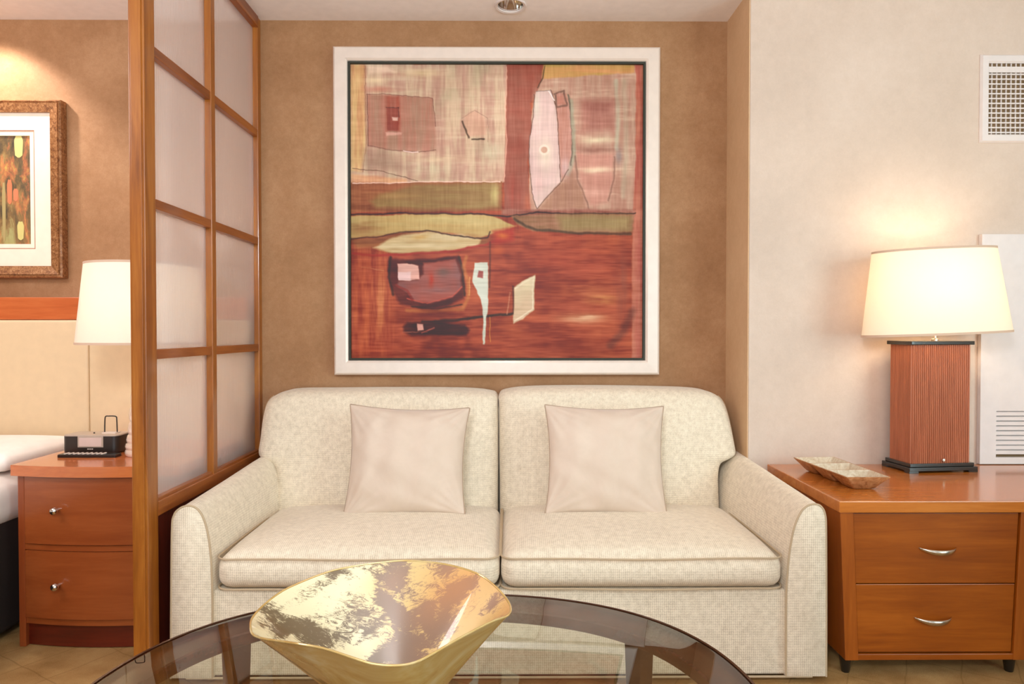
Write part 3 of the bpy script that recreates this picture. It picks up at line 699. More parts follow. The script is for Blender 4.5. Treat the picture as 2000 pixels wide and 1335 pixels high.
def back_piece(px, right):
    out = [P(x, y, 2.64 + .10 * (1 - min(1, max(0, (y - 760) / 270)))) for x, y in px]
    pl = catmull([Vector((p.x, 0, p.z)) for p in out], 5, True); n = len(pl)
    cx = sum(p.x for p in pl) / n; cz = .62
    def lean(z): return 2.60 + .14 * max(0, (z - .38)) / .45
    rings = []
    for s, dy in ((1.0, .20), (1.0, .075), (.995, .052), (.978, .028), (.94, .010), (.88, 0), (.78, -.007), (.6, -.014), (.4, -.019), (.2, -.021), (.03, -.022)):
        rings.append([(cx + (p.x - cx) * s, min(2.915, lean(cz + (p.z - cz) * s) + dy), cz + (p.z - cz) * s) for p in pl])
    b = new_bm(); loft(b, rings); o = obj('back_cushion', b, M['tweed'], sofa, 80)
    side = [p for p in pl if p.z > .54 and (p.x > cx + .38 if right else p.x < cx - .40)]
    side.sort(key=lambda p: -p.z)
    w_ = [Vector((cx + (p.x - cx) * 1.0, lean(p.z) + .062, p.z)) for p in side]
    if len(w_) > 3:
        b = new_bm(); tube(b, w_, .0028, 8); obj('piping', b, M['piping'], o, True)
    return o, pl, lean
L_px = [(972.5, 1028), (972.5, 1000), (972.5, 950), (973, 900), (972.5, 800), (970, 776), (955, 768), (900, 763), (760, 762), (640, 763), (565, 764), (535, 770), (515, 786), (507, 815), (503, 860), (501, 886), (512, 897), (528, 905), (537, 925), (539, 960), (539, 1010), (541, 1032), (650, 1034), (760, 1034), (870, 1034), (968, 1034)]
R_px = [(980, 1034), (1080, 1034), (1190, 1034), (1300, 1034), (1400, 1032), (1404, 1010), (1404, 960), (1405, 925), (1411, 905), (1428, 896), (1440, 887), (1439, 868), (1430, 815), (1420, 786), (1402, 770), (1370, 763), (1300, 760), (1180, 758), (1050, 759), (990, 765), (974, 776), (974, 800), (975, 900), (976, 950), (976, 1000), (976, 1028)]
for pxs, rt in ((L_px, False), (R_px, True)):
    o, pl, lean = back_piece(pxs, rt)
b = new_bm(); box(b, P(560, 900, 2.8).x, P(1392, 900, 2.8).x, 2.80, 2.91, .25, .76, .02, 3); obj('back_frame', b, M['tweed'], sofa, True)
# ------------------------------------------------------------------ throw pillows
def pillow(name, label, TL, TR, BR, BL, thick, seed, ears):
    rnd = random.Random(seed)
    c = [Vector(q) for q in (TL, TR, BR, BL)]
    n_ = (c[1] - c[3]).cross(c[2] - c[0]).normalized()
    if n_.y > 0: n_ = -n_
    ctr = sum(c, Vector()) / 4
    t = thing(name, label, 'pillow', (ctr.x, ctr.y, min(q.z for q in c)), 'velvet throw pillows on the sofa')
    N = 56
    ph = [rnd.uniform(0, 6.28) for _ in range(12)]
    def surf(u, v, s):
        # u, v in -1..1 ; s side
        pin = .085
        uu = u * (1 - pin * (1 - v * v) * abs(u)); vv = v * (1 - pin * (1 - u * u) * abs(v))
        p = (c[0] * (1 - uu) * (1 + vv) + c[1] * (1 + uu) * (1 + vv) + c[2] * (1 + uu) * (1 - vv) + c[3] * (1 - uu) * (1 - vv)) / 4
        th = thick * (max(0, 1 - abs(u) ** 2.2) ** .6) * (max(0, 1 - abs(v) ** 2.2) ** .6)
        wr = .0065 * math.sin(9 * u + 5 * v + ph[0]) * math.sin(6 * v - 3 * u + ph[1]) + .007 * math.sin(22 * math.atan2(1.06 - abs(v), 1.06 - abs(u)) + ph[4]) * (abs(u * v)) ** 1.2 + .0025 * math.sin(17 * v + 8 * u + ph[2]) * (abs(u) ** 2) + .0025 * math.sin(19 * u - 4 * v + ph[3]) * (abs(v) ** 2)
        cr = .008 * math.exp(-((u + .6 + .3 * v) ** 2) * 30) * (v < .2) * (.2 - v) if seed == 2 else 0
        edge = (1 - u ** 6) * (1 - v ** 6)
        return p + n_ * (s * (th + (wr - cr) * edge))
    b = new_bm(); g = {}
    for s in (1, -1):
        for i in range(N + 1):
            for j in range(N + 1):
                e = i in (0, N) or j in (0, N)
                if s == -1 and e: g[(s, i, j)] = g[(1, i, j)]; continue
                u, v = -math.cos(PI * i / N), -math.cos(PI * j / N)
                g[(s, i, j)] = b.verts.new(surf(u, v, s))
        for i in range(N):
            for j in range(N):
                b.faces.new([g[(s, i, j)], g[(s, i + 1, j)], g[(s, i + 1, j + 1)], g[(s, i, j + 1)]])
    obj('cover', b, M['velvet'], t, 89)
    loop = [surf(-math.cos(PI * i / N), -1, 0) for i in range(N)] + [surf(1, -math.cos(PI * i / N), 0) for i in range(N)] + [surf(math.cos(PI * i / N), 1, 0) for i in range(N)] + [surf(-1, math.cos(PI * i / N), 0) for i in range(N)]
    q = [loop[0]]
    for p in loop[1:]:
        if (p - q[-1]).length > .004: q.append(p)
    b = new_bm(); tube(b, q, .0028, 7, True); obj('piping', b, M['velvet_pipe'], t, True)
YB, YT = 2.405, 2.565
pillow('throw_pillow', 'square taupe velvet pillow on the left seat cushion of the sofa', P(684, 789, YT), P(918, 796, YT), P(908, 1004, YB), P(669, 1014, YB), .074, 1, 0)
pillow('throw_pillow', 'square taupe velvet pillow on the right seat cushion of the sofa', P(1064, 790, YT), P(1296, 793, YT), P(1304, 1013, YB), P(1065, 1003, YB), .074, 2, 0)

# ------------------------------------------------------------------ console on the right
CZ = .549; CF = 2.075; CX0, CX1 = 1.015, 2.25
cons = thing('drawer_console', 'low cherry wood console with two drawers right of the sofa', 'cabinet', (1.4, 2.36, 0))
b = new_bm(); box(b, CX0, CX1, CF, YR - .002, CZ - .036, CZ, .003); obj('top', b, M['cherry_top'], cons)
zb = .055; zt_ = CZ - .036; FF = CF + .006
def XZ(x, y): p = P(x, y, FF); return p.x, p.z
def taper(xa, xb, xc, xd, y0, y1, z0, z1): # bottom xa-xb, top xc-xd
    return [(xa, y0, z0), (xb, y0, z0), (xb, y1, z0), (xa, y1, z0), (xc, y0, z1), (xd, y0, z1), (xd, y1, z1), (xc, y1, z1)]
xo_t, xo_b = XZ(1641, 1002)[0], XZ(1651, 1298)[0]; xi_t, xi_b = XZ(1667, 1002)[0], XZ(1677, 1298)[0]
ctrx = XZ(1830, 1100)[0]
b = new_bm(); hexa(b, taper(xo_b, xi_b, xo_t, xi_t, FF, YR - .01, zb, zt_), .002); obj('side_panel', b, M['cherry_z'], cons)
mir = lambda x: 2 * ctrx - x
b = new_bm(); hexa(b, taper(mir(xi_b), mir(xo_b), mir(xi_t), mir(xo_t), FF, YR - .01, zb, zt_), .002); obj('side_panel', b, M['cherry_z'], cons)
b = new_bm(); box(b, CX1 - .06, CX1 - .02, FF, YR - .016, 0, zt_, .002); obj('end_panel', b, M['cherry_z'], cons)
zr = XZ(1800, 1277)[1]
b = new_bm(); box(b, xi_b - .002, mir(xi_b) + .002, FF + .002, YR - .02, zb, zr, .002); obj('bottom_rail', b, M['cherry'], cons)
b = new_bm(); box(b, xi_b + .0, mir(xi_b), FF + .05, YR - .02, zr, zt_); obj('carcass', b, M['red_wood'], cons)
def lerp(a_, b_, k): return a_ + (b_ - a_) * k
zd = [zr + .003, XZ(1800, 1140.5)[1], zt_ - .002]
for k in range(2):
    za, zc = zd[k] + .001, zd[k + 1] - .002
    fa, fc_ = (za - zb) / (zt_ - zb), (zc - zb) / (zt_ - zb)
    xa, xc = lerp(xi_b, xi_t, fa) + .003, lerp(xi_b, xi_t, fc_) + .003
    b = new_bm(); hexa(b, taper(xa, mir(xa), xc, mir(xc), FF + .007, FF + .05, za, zc), .0015)
    d = obj('drawer', b, M['cherry'], cons)
    hx, hz = XZ(*((1824, 1209) if k == 0 else (1833.5, 1073)))
    b = new_bm(); prs = []
    hw = .059
    for j in range(25):
        s = -1 + 2 * j / 24; bow = 1 - s * s
        yy = FF + .007 - .026 * bow ** .7; zz_ = hz + .004 - .009 * bow ** .9
        r_ = .0018 + .0062 * bow
        prs.append([(hx + hw * s, yy + .4 * r_ * math.cos(u), zz_ + r_ * math.sin(u)) for u in [2 * PI * q / 12 for q in range(12)]])
    loft(b, prs); obj('handle', b, M['nickel'], d, True)
for fx_, fy_ in ((xo_b + .022, CF + .05), (mir(xo_b) - .022, CF + .05), (xo_b + .022, 2.58), (mir(xo_b) - .022, 2.58)):
    b = new_bm(); lathe_solid(b, [(.0115, 0), (.013, .003), (.020, .056)], (fx_, fy_, 0), 24); obj('foot', b, M['black_wood'], cons, True)

# ---- three compartment tray
tc_ = Vector((1.165, 2.38, CZ))
tray = thing('serving_tray', 'bronze wooden tray with three silvered compartments on the console', 'tray', tc_)
A, B, C_, D = Vector((1.074, 2.555, 0)), Vector((1.232, 2.565, 0)), Vector((1.246, 2.205, 0)), Vector((1.102, 2.205, 0))
def quad(k0, k1, ins_x, ins_y, z, tw=0):
    p = [D.lerp(A, k0), C_.lerp(B, k0), C_.lerp(B, k1), D.lerp(A, k1)]
    c = sum(p, Vector()) / 4; out = []
    ux = (p[1] - p[0]).normalized(); uy = (p[3] - p[0]).normalized()
    for q, sx_q, sy_q in zip(p, (1, -1, -1, 1), (1, 1, -1, -1)): out.append(q + ux * ins_x * sx_q + uy * ins_y * sy_q + Vector((0, 0, z)))
    return out
def rquad(pts, r, n=4):
    "rounded quad"
    o_ = []; N = len(pts)
    for i in range(N):
        p, a_, b_ = pts[i], (pts[i - 1] - pts[i]).normalized(), (pts[(i + 1) % N] - pts[i]).normalized()
        for k in range(n + 1):
            s = k / n; o_.append((p + a_ * r) * (1 - s) ** 2 + p * 2 * s * (1 - s) + (p + b_ * r) * s * s)
    return o_
for k in range(3):
    k0, k1 = k / 3, (k + 1) / 3
    RZ = .046
    rings = [rquad(quad(k0, k1, .042, .030, CZ + .0005), .012), rquad(quad(k0, k1, .034, .024, CZ + .004), .012), rquad(quad(k0, k1, .014, .009, CZ + .028), .010), rquad(quad(k0, k1, .000, .0, CZ + RZ - .002), .004), rquad(quad(k0, k1, .0, .0, CZ + RZ), .004),
             rquad(quad(k0, k1, .004, .003, CZ + RZ), .004)]
    b = new_bm(); rows = [[b.verts.new(p) for p in rg] for rg in rings]; grid_faces(b, rows, close_u=True); b.faces.new(rows[0][::-1])
    o = obj('compartment', b, M['tray_out'], tray, 35)
    rings = [rquad(quad(k0, k1, .004, .003, CZ + RZ), .004), rquad(quad(k0, k1, .017, .012, CZ + .028), .010), rquad(quad(k0, k1, .036, .026, CZ + .008), .012), rquad(quad(k0, k1, .048, .038, CZ + .005), .010)]
    b = new_bm(); rows = [[b.verts.new(p) for p in rg] for rg in rings]; grid_faces(b, rows, close_u=True); b.faces.new(rows[-1])
    obj('lining', b, M['tray_in'], o, 35)

# ---- right table lamp
def rot2(x, y, an): return x * math.cos(an) - y * math.sin(an), x * math.sin(an) + y * math.cos(an)
LY = math.radians(6); LC = (1.592, 2.565)
lamp = thing('table_lamp', 'lit table lamp with reeded wooden block base on the console', 'lamp', (LC[0], LC[1], CZ))
def lp(x, y): u, v = rot2(x, y, LY); return LC[0] + u, LC[1] + v
def lbox(b, hx, hy, z0, z1, bev=.002, ox=0, oy=0):
    c = [lp(ox - hx, oy - hy), lp(ox + hx, oy - hy), lp(ox + hx, oy + hy), lp(ox - hx, oy + hy)]
    hexa(b, [(x, y, z0) for x, y in c] + [(x, y, z1) for x, y in c], bev)
b = new_bm(); lbox(b, .136, .078, CZ + .007, CZ + .021); lbox(b, .128, .070, CZ + .021, CZ + .034)
obj('plinth', b, M['black_wood'], lamp)
for sx_q in (-1, 1):
    for sy_q in (-1, 1):
        b = new_bm(); lbox(b, .018, .014, CZ + .0005, CZ + .008, 0, sx_q * .118, sy_q * .064); obj('foot', b, M['black_wood'], lamp)
zB, zT = CZ + .034, P(1840, 673, 2.50).z
def flute(hx, hy, nx, ny, dep):
    out = []
    def run(p0, p1, n):
        k = n * 6
        for i in range(k):
            s = i / k; d = abs(math.sin(PI * i / 6)) ** .45 * dep
            dx, dy = p1[0] - p0[0], p1[1] - p0[1]; L = math.hypot(dx, dy)
            out.append((p0[0] + dx * s + dy / L * d, p0[1] + dy * s - dx / L * d))
    run((-hx, -hy), (hx, -hy), nx); run((hx, -hy), (hx, hy), ny); run((hx, hy), (-hx, hy), nx); run((-hx, hy), (-hx, -hy), ny)
    return out
fl = flute(.114, .058, 30, 15, .0055)
b = new_bm(); loft(b, [[(*lp(x, y), z) for x, y in fl] for z in (zB, zT)]); obj('reeded_body', b, M['lamp_wood'], lamp)
b = new_bm(); lbox(b, .126, .069, zT, zT + .014); obj('cap', b, M['black_wood'], lamp)
sh_t, sh_b = P(1830, 489, 2.52).z, P(1830, 652, 2.52).z
b = new_bm(); lathe_solid(b, [(.012, zT + .014), (.012, zT + .02), (.006, zT + .024), (.006, sh_b + .02), (.018, sh_b + .024), (.018, sh_b + .07)], (LC[0], LC[1] - .03, 0), 20); obj('stem', b, M['nickel'], lamp, True)
SC = Vector((P(1827, 650, 2.50).x, 2.505, 0)); tilt = math.radians(-2.3)
def shade(center, rings_, n=72, tl=0.0, zc=0.0, yaw=0.0):
    out = []
    for rx, ry, z in rings_:
        rg = []
        for k in range(n):
            u = 2 * PI * k / n; x, y = rx * math.cos(u), ry * math.sin(u)
            x, y = rot2(x, y, yaw)
            zz_ = z - zc; X_, Z_ = x * math.cos(tl) + zz_ * math.sin(tl), -x * math.sin(tl) + zz_ * math.cos(tl)
            rg.append((center.x + X_, center.y + y, zc + Z_))
        out.append(rg)
    return out
zc = (sh_t + sh_b) / 2
def make_shade(parent, center, rb, rt, yb_, yt_, z0, z1, tl, yaw=0):
    zc = (z0 + z1) / 2; th = .0012
    b = new_bm(); rs = shade(center, [(rb, yb_, z0), (rt, yt_, z1), (rt - th, yt_ - th, z1), (rb - th, yb_ - th, z0)], 80, tl, zc, yaw)
    rows = [[b.verts.new(p) for p in rg] for rg in rs]; grid_faces(b, rows, close_u=True, close_v=True)
    s_ = obj('lamp_shade', b, M['shade'], parent, True)
    for zq, rr, ry in ((z0 + .002, rb, yb_), (z1 - .002, rt, yt_)):
        b = new_bm(); rs = shade(center, [(rr + .0008, ry + .0008, zq - .004), (rr + .0012, ry + .0012, zq + .004), (rr - .0022, ry - .0022, zq + .004), (rr - .0022, ry - .0022, zq - .004)], 80, tl, zc, yaw)
        rows = [[b.verts.new(p) for p in rg] for rg in rs]; grid_faces(b, rows, close_u=True, close_v=True); obj('trim_band', b, M['shade_trim'], s_, True)
make_shade(lamp, SC, .268, .222, .140, .112, sh_b, sh_t, tilt, 0)
bc = Vector((LC[0] - .035, LC[1] - .03, sh_b + .12))
b = new_bm(); bmesh.ops.create_uvsphere(b, u_segments=20, v_segments=14, radius=.026, matrix=Matrix.Translation(bc)); obj('bulb', b, M['bulb'], lamp, True)
lx, ly_ = lp(.005, -.068)
b = new_bm(); lathe_solid(b, [(.002, -.004), (.0055, -.003), (.0065, .001), (.004, .005), (.0025, .006), (.0025, .013)], (0, 0, 0), 16)
bmesh.ops.rotate(b, verts=b.verts, cent=(0, 0, 0), matrix=Matrix.Rotation(-PI / 2, 3, 'X')); bmesh.ops.translate(b, verts=b.verts, vec=(lx, ly_ - .002, P(1848, 898, 2.5).z)); obj('switch_knob', b, M['nickel'], lamp, True)
l = light('lamp_bulb_light', 'POINT', (bc.x, bc.y - .0, bc.z + .045), 3.7, (1, .80, .56), shadow_soft_size=.03)

# ------------------------------------------------------------------ wall vent and access panel
VY = YR - .012
v0 = P(1917.5, 105, VY); v1 = P(1916, 277.5, VY); vx0 = v0.x; vz1, vz0 = v0.z, v1.z; vx1 = vx0 + .56
t = thing('air_vent', 'white grid air vent grille high on the cream wall above the lamp', 'vent', ((vx0 + vx1) / 2, YR, vz0))
ix, iz = .031, .028
b = new_bm(); frame_sweep(b, vx0, vx1, vz0, vz1, [(0, YR), (0, VY + .008), (.006, VY), (ix - .003, VY), (ix, VY + .003), (ix, YR)]); obj('frame', b, M['white_paint'], t)
b = new_bm(); box(b, vx0 + ix, vx1 - ix, YR - .0012, YR - .0002, vz0 + ix, vz1 - ix); obj('duct_backing', b, M['louver_gap'], t)
b = new_bm()
zlo, zhi = vz0 + ix, vz1 - ix; pitch_ = .0187
x = vx0 + ix + pitch_ * .75
while x < vx1 - ix: box(b, x - .0016, x + .0016, VY + .0055, YR - .001, zlo, zhi); x += pitch_
obj('vertical_blades', b, M['white_paint'], t)
z = zhi - .003; zs = [zhi - .001, zhi - .019]
zcur = zhi - .046
while zcur > zlo: zs.append(zcur); zcur -= pitch_
b = new_bm()
for q in zs: box(b, vx0 + ix, vx1 - ix, VY + .003, YR - .002, q - .0026, q + .0022)
obj('horizontal_blades', b, M['white_paint'], t)
b = new_bm(); box(b, vx0 + ix, vx1 - ix, VY + .002, VY + .006, zhi - .040, zhi - .021, .001); obj('damper_bar', b, M['white_paint'], t)

ax0 = P(1918.5, 457, YR - .02).x; az1 = P(1918, 457, YR - .02).z; az0 = CZ + .003; ax1 = ax0 + .60
t = thing('access_panel', 'white louvered access panel on the wall behind the lamp', 'panel', ((ax0 + ax1) / 2, YR, az0))
lx0 = P(1946, 805, YR - .02).x; lz1 = P(1946, 802, YR - .02).z; lz0 = .578; lx1 = ax1 - .05
b = new_bm()
for (xa, xb, za, zb_) in ((ax0, lx0, az0, az1), (lx1, ax1, az0, az1), (lx0, lx1, lz1, az1), (lx0, lx1, az0, lz0)): box(b, xa, xb, YR - .02, YR - .0015, za, zb_)
obj('panel', b, M['white_paint'], t)
b = new_bm(); box(b, lx0, lx1, YR - .004, YR - .002, lz0, lz1); obj('louver_backing', b, M['louver_gap'], t)
k = 0; zq = lz1
st = .0188
while zq - st > lz0 - .005:
    b = new_bm(); za = max(zq - st, lz0)
    hexa(b, [(lx0, YR - .019, za + .0), (lx1, YR - .019, za), (lx1, YR - .017, za), (lx0, YR - .017, za), (lx0, YR - .019, zq - .0055), (lx1, YR - .019, zq - .0055), (lx1, YR - .006, zq), (lx0, YR - .006, zq)])
    obj('louver', b, M['white_paint'], t); zq -= st

# ------------------------------------------------------------------ dark desk at the right edge
dx = P(1998.2, 1100, 1.6).x
t = thing('writing_desk', 'dark wooden desk end at the right edge in front of the console', 'desk', (dx + .3, 1.45, 0))
b = new_bm(); box(b, dx, dx + .9, 1.25, 1.6, P(1998, 955, 1.6).z - .03, P(1998, 955, 1.6).z, .002); obj('top', b, M['walnut'], t)
b = new_bm(); box(b, dx + .002, dx + .03, 1.27, 1.595, 0, P(1998, 955, 1.6).z - .03, .002); obj('side_panel', b, M['walnut_leg'], t)
b = new_bm(); box(b, dx + .85, dx + .88, 1.27, 1.595, 0, P(1998, 955, 1.6).z - .03, .002); obj('side_panel', b, M['walnut_leg'], t)

# ------------------------------------------------------------------ coffee table
TC = Vector((-.15, 1.11)); TA, TB, TN, TZ = .590, .500, 2.4, .45
tab = thing('coffee_table', 'rounded glass top coffee table with dark walnut ring frame in the foreground', 'table', (TC.x, TC.y, 0))
def sup(a_, b_, n=120, e=TN):
    o_ = []
    for k in range(n):
        u = 2 * PI * k / n; c, s = math.cos(u), math.sin(u)
        o_.append((TC.x + a_ * math.copysign(abs(c) ** (2 / e), c), TC.y + b_ * math.copysign(abs(s) ** (2 / e), s)))
    return o_
def sring(off, z): return [(x, y, z) for x, y in sup(TA + off, TB + off)]
b = new_bm(); loft(b, [sring(-.014, TZ - .010), sring(-.006, TZ - .009), sring(-.006, TZ - .003), sring(-.016, TZ)]); obj('glass_top', b, M['glass'], tab, 25)
b = new_bm(); rows = [[b.verts.new(p) for p in r_] for r_ in (sring(-.006, TZ - .012), sring(-.001, TZ - .012), sring(0, TZ - .009), sring(0, TZ - .003), sring(-.001, TZ - .001), sring(-.006, TZ - .001))]
grid_faces(b, rows, close_u=True, close_v=True); obj('edge_band', b, M['bronze'], tab, True)
b = new_bm(); rows = [[b.verts.new(p) for p in r_] for r_ in (sring(-.006, TZ - .040), sring(-.004, TZ - .036), sring(-.004, TZ - .012), sring(-.066, TZ - .012), sring(-.069, TZ - .015), sring(-.069, TZ - .036), sring(-.066, TZ - .040))]
grid_faces(b, rows, close_u=True, close_v=True); obj('ring_frame', b, M['walnut'], tab, True)
for sx_q in (-1, 1):
    for sy_q in (-1, 1):
        cx, cy = TC.x + sx_q * .432, TC.y + sy_q * .345; yw = math.radians(38) * sx_q * (1 if sy_q > 0 else -1)
        rg = []
        for z, h in ((0, .014), (.15, .016), (.30, .019), (.412, .022)):
            pts = []
            for (px_, py_) in ((-1, -1), (1, -1), (1, 1), (-1, 1)):
                u, v_ = rot2(px_ * h, py_ * h, yw); pts.append((cx + u, cy + v_, z))
            rg.append(pts)
        b = new_bm(); loft(b, rg); lg_ = obj('leg', b, M['walnut_leg'], tab)
        b = new_bm(); rr_ = []
        for q in rg:
            p0, p1 = Vector(q[1]), Vector(q[2])
            if sx_q < 0: p0, p1 = Vector(q[0]), Vector(q[3])
            nrm = Vector(((p1 - p0).y, -(p1 - p0).x, 0)).normalized() * (1 if sx_q > 0 else -1); e0, e1 = p0.lerp(p1, .06), p0.lerp(p1, .94)
            rr_.append([tuple(e0), tuple(e1), tuple(e1 + nrm * .002), tuple(e0 + nrm * .002)])
        loft(b, rr_); obj('reflection_strip', b, M['leg_reflection'], lg_, label='pale strip painted as a reflection along the leg')  # strip stands in for the bright reflection on the leg's side face

# ---- big bowl
rim_px = [(800, 1094, 1.285), (740, 1098, 1.283), (690, 1105, 1.275), (640, 1116, 1.265), (590, 1135, 1.245), (550, 1154, 1.22), (515, 1180, 1.185), (492, 1205, 1.14), (488, 1222, 1.11), (492, 1238, 1.08), (510, 1246, 1.055), (540, 1251, 1.03), (580, 1257, 1.0), (630, 1266, .98), (680, 1282, .962), (725, 1296, .955), (770, 1300, .955), (810, 1294, .962), (850, 1274, .98), (890, 1251, 1.01), (925, 1232, 1.04), (965, 1212, 1.075), (992, 1202, 1.105), (999, 1188, 1.135), (990, 1168, 1.165), (965, 1141, 1.20), (930, 1118, 1.235), (870, 1101, 1.265)]
rim = catmull([P(*q) for q in rim_px], 4, True)
bowl = thing('decorative_bowl', 'large wavy rimmed bowl of mottled gold leaf on the coffee table', 'bowl', (-.19, 1.09, TZ))
BC = Vector((-.185, 1.085, 0)); nR = len(rim)
def bowl_rings(off, zb_, ts):
    out = []
    for t_ in ts:
        rg = []
        for k, p in enumerate(rim):
            an = math.atan2(p.y - BC.y, p.x - BC.x)
            b0 = Vector((BC.x + .042 * math.cos(an), BC.y + .040 * math.sin(an), zb_))
            if t_ < 0:
                q = Vector((BC.x + .042 * (1 + t_) * math.cos(an), BC.y + .040 * (1 + t_) * math.sin(an), zb_)); rg.append(q); continue
            s = .86 * t_ + .14 * t_ ** 2.4; zq = t_ ** 1.12
            q = Vector((lerp(b0.x, p.x, s), lerp(b0.y, p.y, s), lerp(zb_, p.z, zq)))
            d = Vector((math.cos(an), math.sin(an), 0)); q = q - d * off * (1 - t_ * .4) if off else q
            rg.append(q)
        out.append(rg)
    return out
ts = [i / 22 for i in range(23)]
b = new_bm(); rgs = bowl_rings(0, TZ + .001, [-.98, -.5] + ts); rows = [[b.verts.new(p) for p in r_] for r_ in rgs]; grid_faces(b, rows, close_u=True); b.faces.new(rows[0])
o = obj('outer_shell', b, M['bowl_out'], bowl, 80)
b = new_bm(); rgs = bowl_rings(.0035, TZ + .007, [-.98, -.5] + ts); rows = [[b.verts.new(p) for p in r_] for r_ in rgs]; grid_faces(b, rows, close_u=True); b.faces.new(rows[0])
obj('leaf_lining', b, M['bowl_in'], bowl, 80)
b = new_bm(); tube(b, [p - (Vector((p.x, p.y, 0)) - BC).normalized() * .0012 for p in rim], .0019, 8, True); obj('rim', b, M['bowl_out'], bowl, True)

# ------------------------------------------------------------------ bedroom: headboard, bed, nightstand
t = thing('headboard', 'padded cream headboard with orange wood cap rail behind the bed and lamp', 'headboard', (-2.3, 2.88, .3))
HY = 2.865
zb1, zb0 = P(90, 580, HY).z, P(90, 624, HY).z; xre = XP - .05
b = new_bm(); box(b, -3.5, xre, HY, YW - .001, zb0, zb1, .003); obj('cap_rail', b, M['band'], t)
xs_ = P(172.5, 750, 2.84).x; 
for (xa, xb) in ((-3.5, -2.6), (-2.595, xs_), (xs_ + .002, P(482, 750, 2.86).x)):
    b = new_bm(); box(b, xa, xb, 2.84, YW - .002, .25, zb0 - .002, .012, 4); obj('padded_panel', b, M['vinyl'], t, True)

bed = thing('bed', 'bed corner with white duvet over a dark skirt at the left edge', 'bed', (-2.4, 1.9, 0))
b = new_bm(); box(b, -3.1, -1.735, .95, 2.80, .03, .43, .02, 3); obj('bed_skirt', b, M['skirt'], bed, True)
b = new_bm(); soft_box(b, -3.14, -1.712, .92, 2.79, .39, .560, .075, .012, 0, 20); obj('duvet', b, M['linen'], bed, 89)
b = new_bm(); soft_box(b, -2.42, -1.738, 2.36, 2.80, .578, .640, .030, .022, 0, 20); o = obj('bed_pillow', b, M['linen'], None, 89)
tag(o, 'white bed pillow at the head of the bed beside the nightstand', 'pillow')

NX0 = P(22.5, 915, 2.30).x; NX1 = XP - .055; NYF = 2.29; NYB = 2.83; NZ = P(22.5, 907, 2.30).z
ns = thing('nightstand', 'two drawer reddish wood nightstand with bowed front beside the bed', 'nightstand', ((NX0 + NX1) / 2, 2.56, 0))
ncx = NX0 + .30; bow = .035
def yf(x, y0): return y0 - bow * max(0, 1 - ((x - ncx) / .30) ** 2)
def bowed(b, xa, xb, y0, yb_, z0, z1, n=24):
    rg = []
    for z in (z0, z1): rg.append([(lerp(xa, xb, k / n), yf(lerp(xa, xb, k / n), y0), z) for k in range(n + 1)] + [(xb, yb_, z), (xa, yb_, z)])
    loft(b, rg)
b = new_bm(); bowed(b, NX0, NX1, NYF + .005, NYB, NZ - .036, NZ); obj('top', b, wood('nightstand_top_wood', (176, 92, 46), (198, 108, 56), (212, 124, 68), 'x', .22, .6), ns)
sx0 = NX0 + .014; sx1 = NX1 - .012; zt2 = NZ - .036
b = new_bm(); box(b, sx0, sx0 + .022, NYF + .018, NYB - .01, 0, zt2, .002); obj('side_panel', b, M['ns_z'], ns)
b = new_bm(); box(b, sx1 - .022, sx1, NYF + .018, NYB - .01, 0, zt2, .002); obj('side_panel', b, M['ns_z'], ns)
b = new_bm(); bowed(b, sx0 + .022, sx1 - .022, NYF + .05, NYB - .012, .06, zt2 - .001); obj('carcass', b, M['ns_base'], ns)
def nz(y): return P(140, y, 2.27).z
for k, (ya, yb_) in enumerate(((933, 1066), (1080, 1212))):
    b = new_bm(); bowed(b, sx0 + .026, sx1 - .026, NYF + .022, NYF + .06, nz(yb_), nz(ya)); d = obj('drawer', b, M['ns'], ns)
    kx = P(97, 1001, 2.24).x; kz = P(97, (1001, 1151)[k], 2.24).z; ky = yf(kx, NYF + .022)
    b = new_bm(); lathe_solid(b, [(.0055, .0), (.0045, .010), (.0075, .014), (.0118, .019), (.013, .025), (.0105, .031), (.005, .034), (.001, .0345)], (0, 0, 0), 24)
    bmesh.ops.rotate(b, verts=b.verts, cent=(0, 0, 0), matrix=Matrix.Rotation(PI / 2, 3, 'X')); bmesh.ops.translate(b, verts=b.verts, vec=(kx, ky, kz)); obj('knob', b, M['chrome'], d, True)
b = new_bm(); bowed(b, sx0 + .022, sx1 - .022, NYF + .028, NYF + .06, nz(1079), nz(1068)); obj('divider_rail', b, M['ns'], ns)
b = new_bm(); bowed(b, sx0 + .022, sx1 - .022, NYF + .030, NYF + .06, nz(1226), nz(1214)); obj('divider_rail', b, M['ns'], ns)
b = new_bm(); bowed(b, sx0 + .022, sx1 - .022, NYF + .042, NYF + .07, .003, nz(1227)); obj('plinth', b, M['ns_base'], ns)

# ---- clock radio
CY = 2.50; cx0 = P(120, 870, CY).x; cx1 = P(229, 870, CY).x; cz1 = P(160, 849, CY).z
t = thing('clock_radio', 'black clock radio with pale display and phone dock on the nightstand', 'clock', ((cx0 + cx1) / 2, CY + .06, NZ))
def rrect(x0, x1, y0, y1, r, z, n=6):
    o_ = []
    for (cx, cy, a0_) in ((x1 - r, y0 + r, -PI / 2), (x1 - r, y1 - r, 0), (x0 + r, y1 - r, PI / 2), (x0 + r, y0 + r, PI)):
        for k in range(n + 1): u = a0_ + PI / 2 * k / n; o_.append((cx + r * math.cos(u), cy + r * math.sin(u), z))
    return o_
b = new_bm(); loft(b, [rrect(cx0 + .004, cx1 - .004, CY + .004, CY + .096, .02, NZ + .001), rrect(cx0, cx1, CY, CY + .10, .022, NZ + .006), rrect(cx0, cx1, CY, CY + .10, .022, cz1 - .005)]); obj('body', b, M['black'], t, 35)
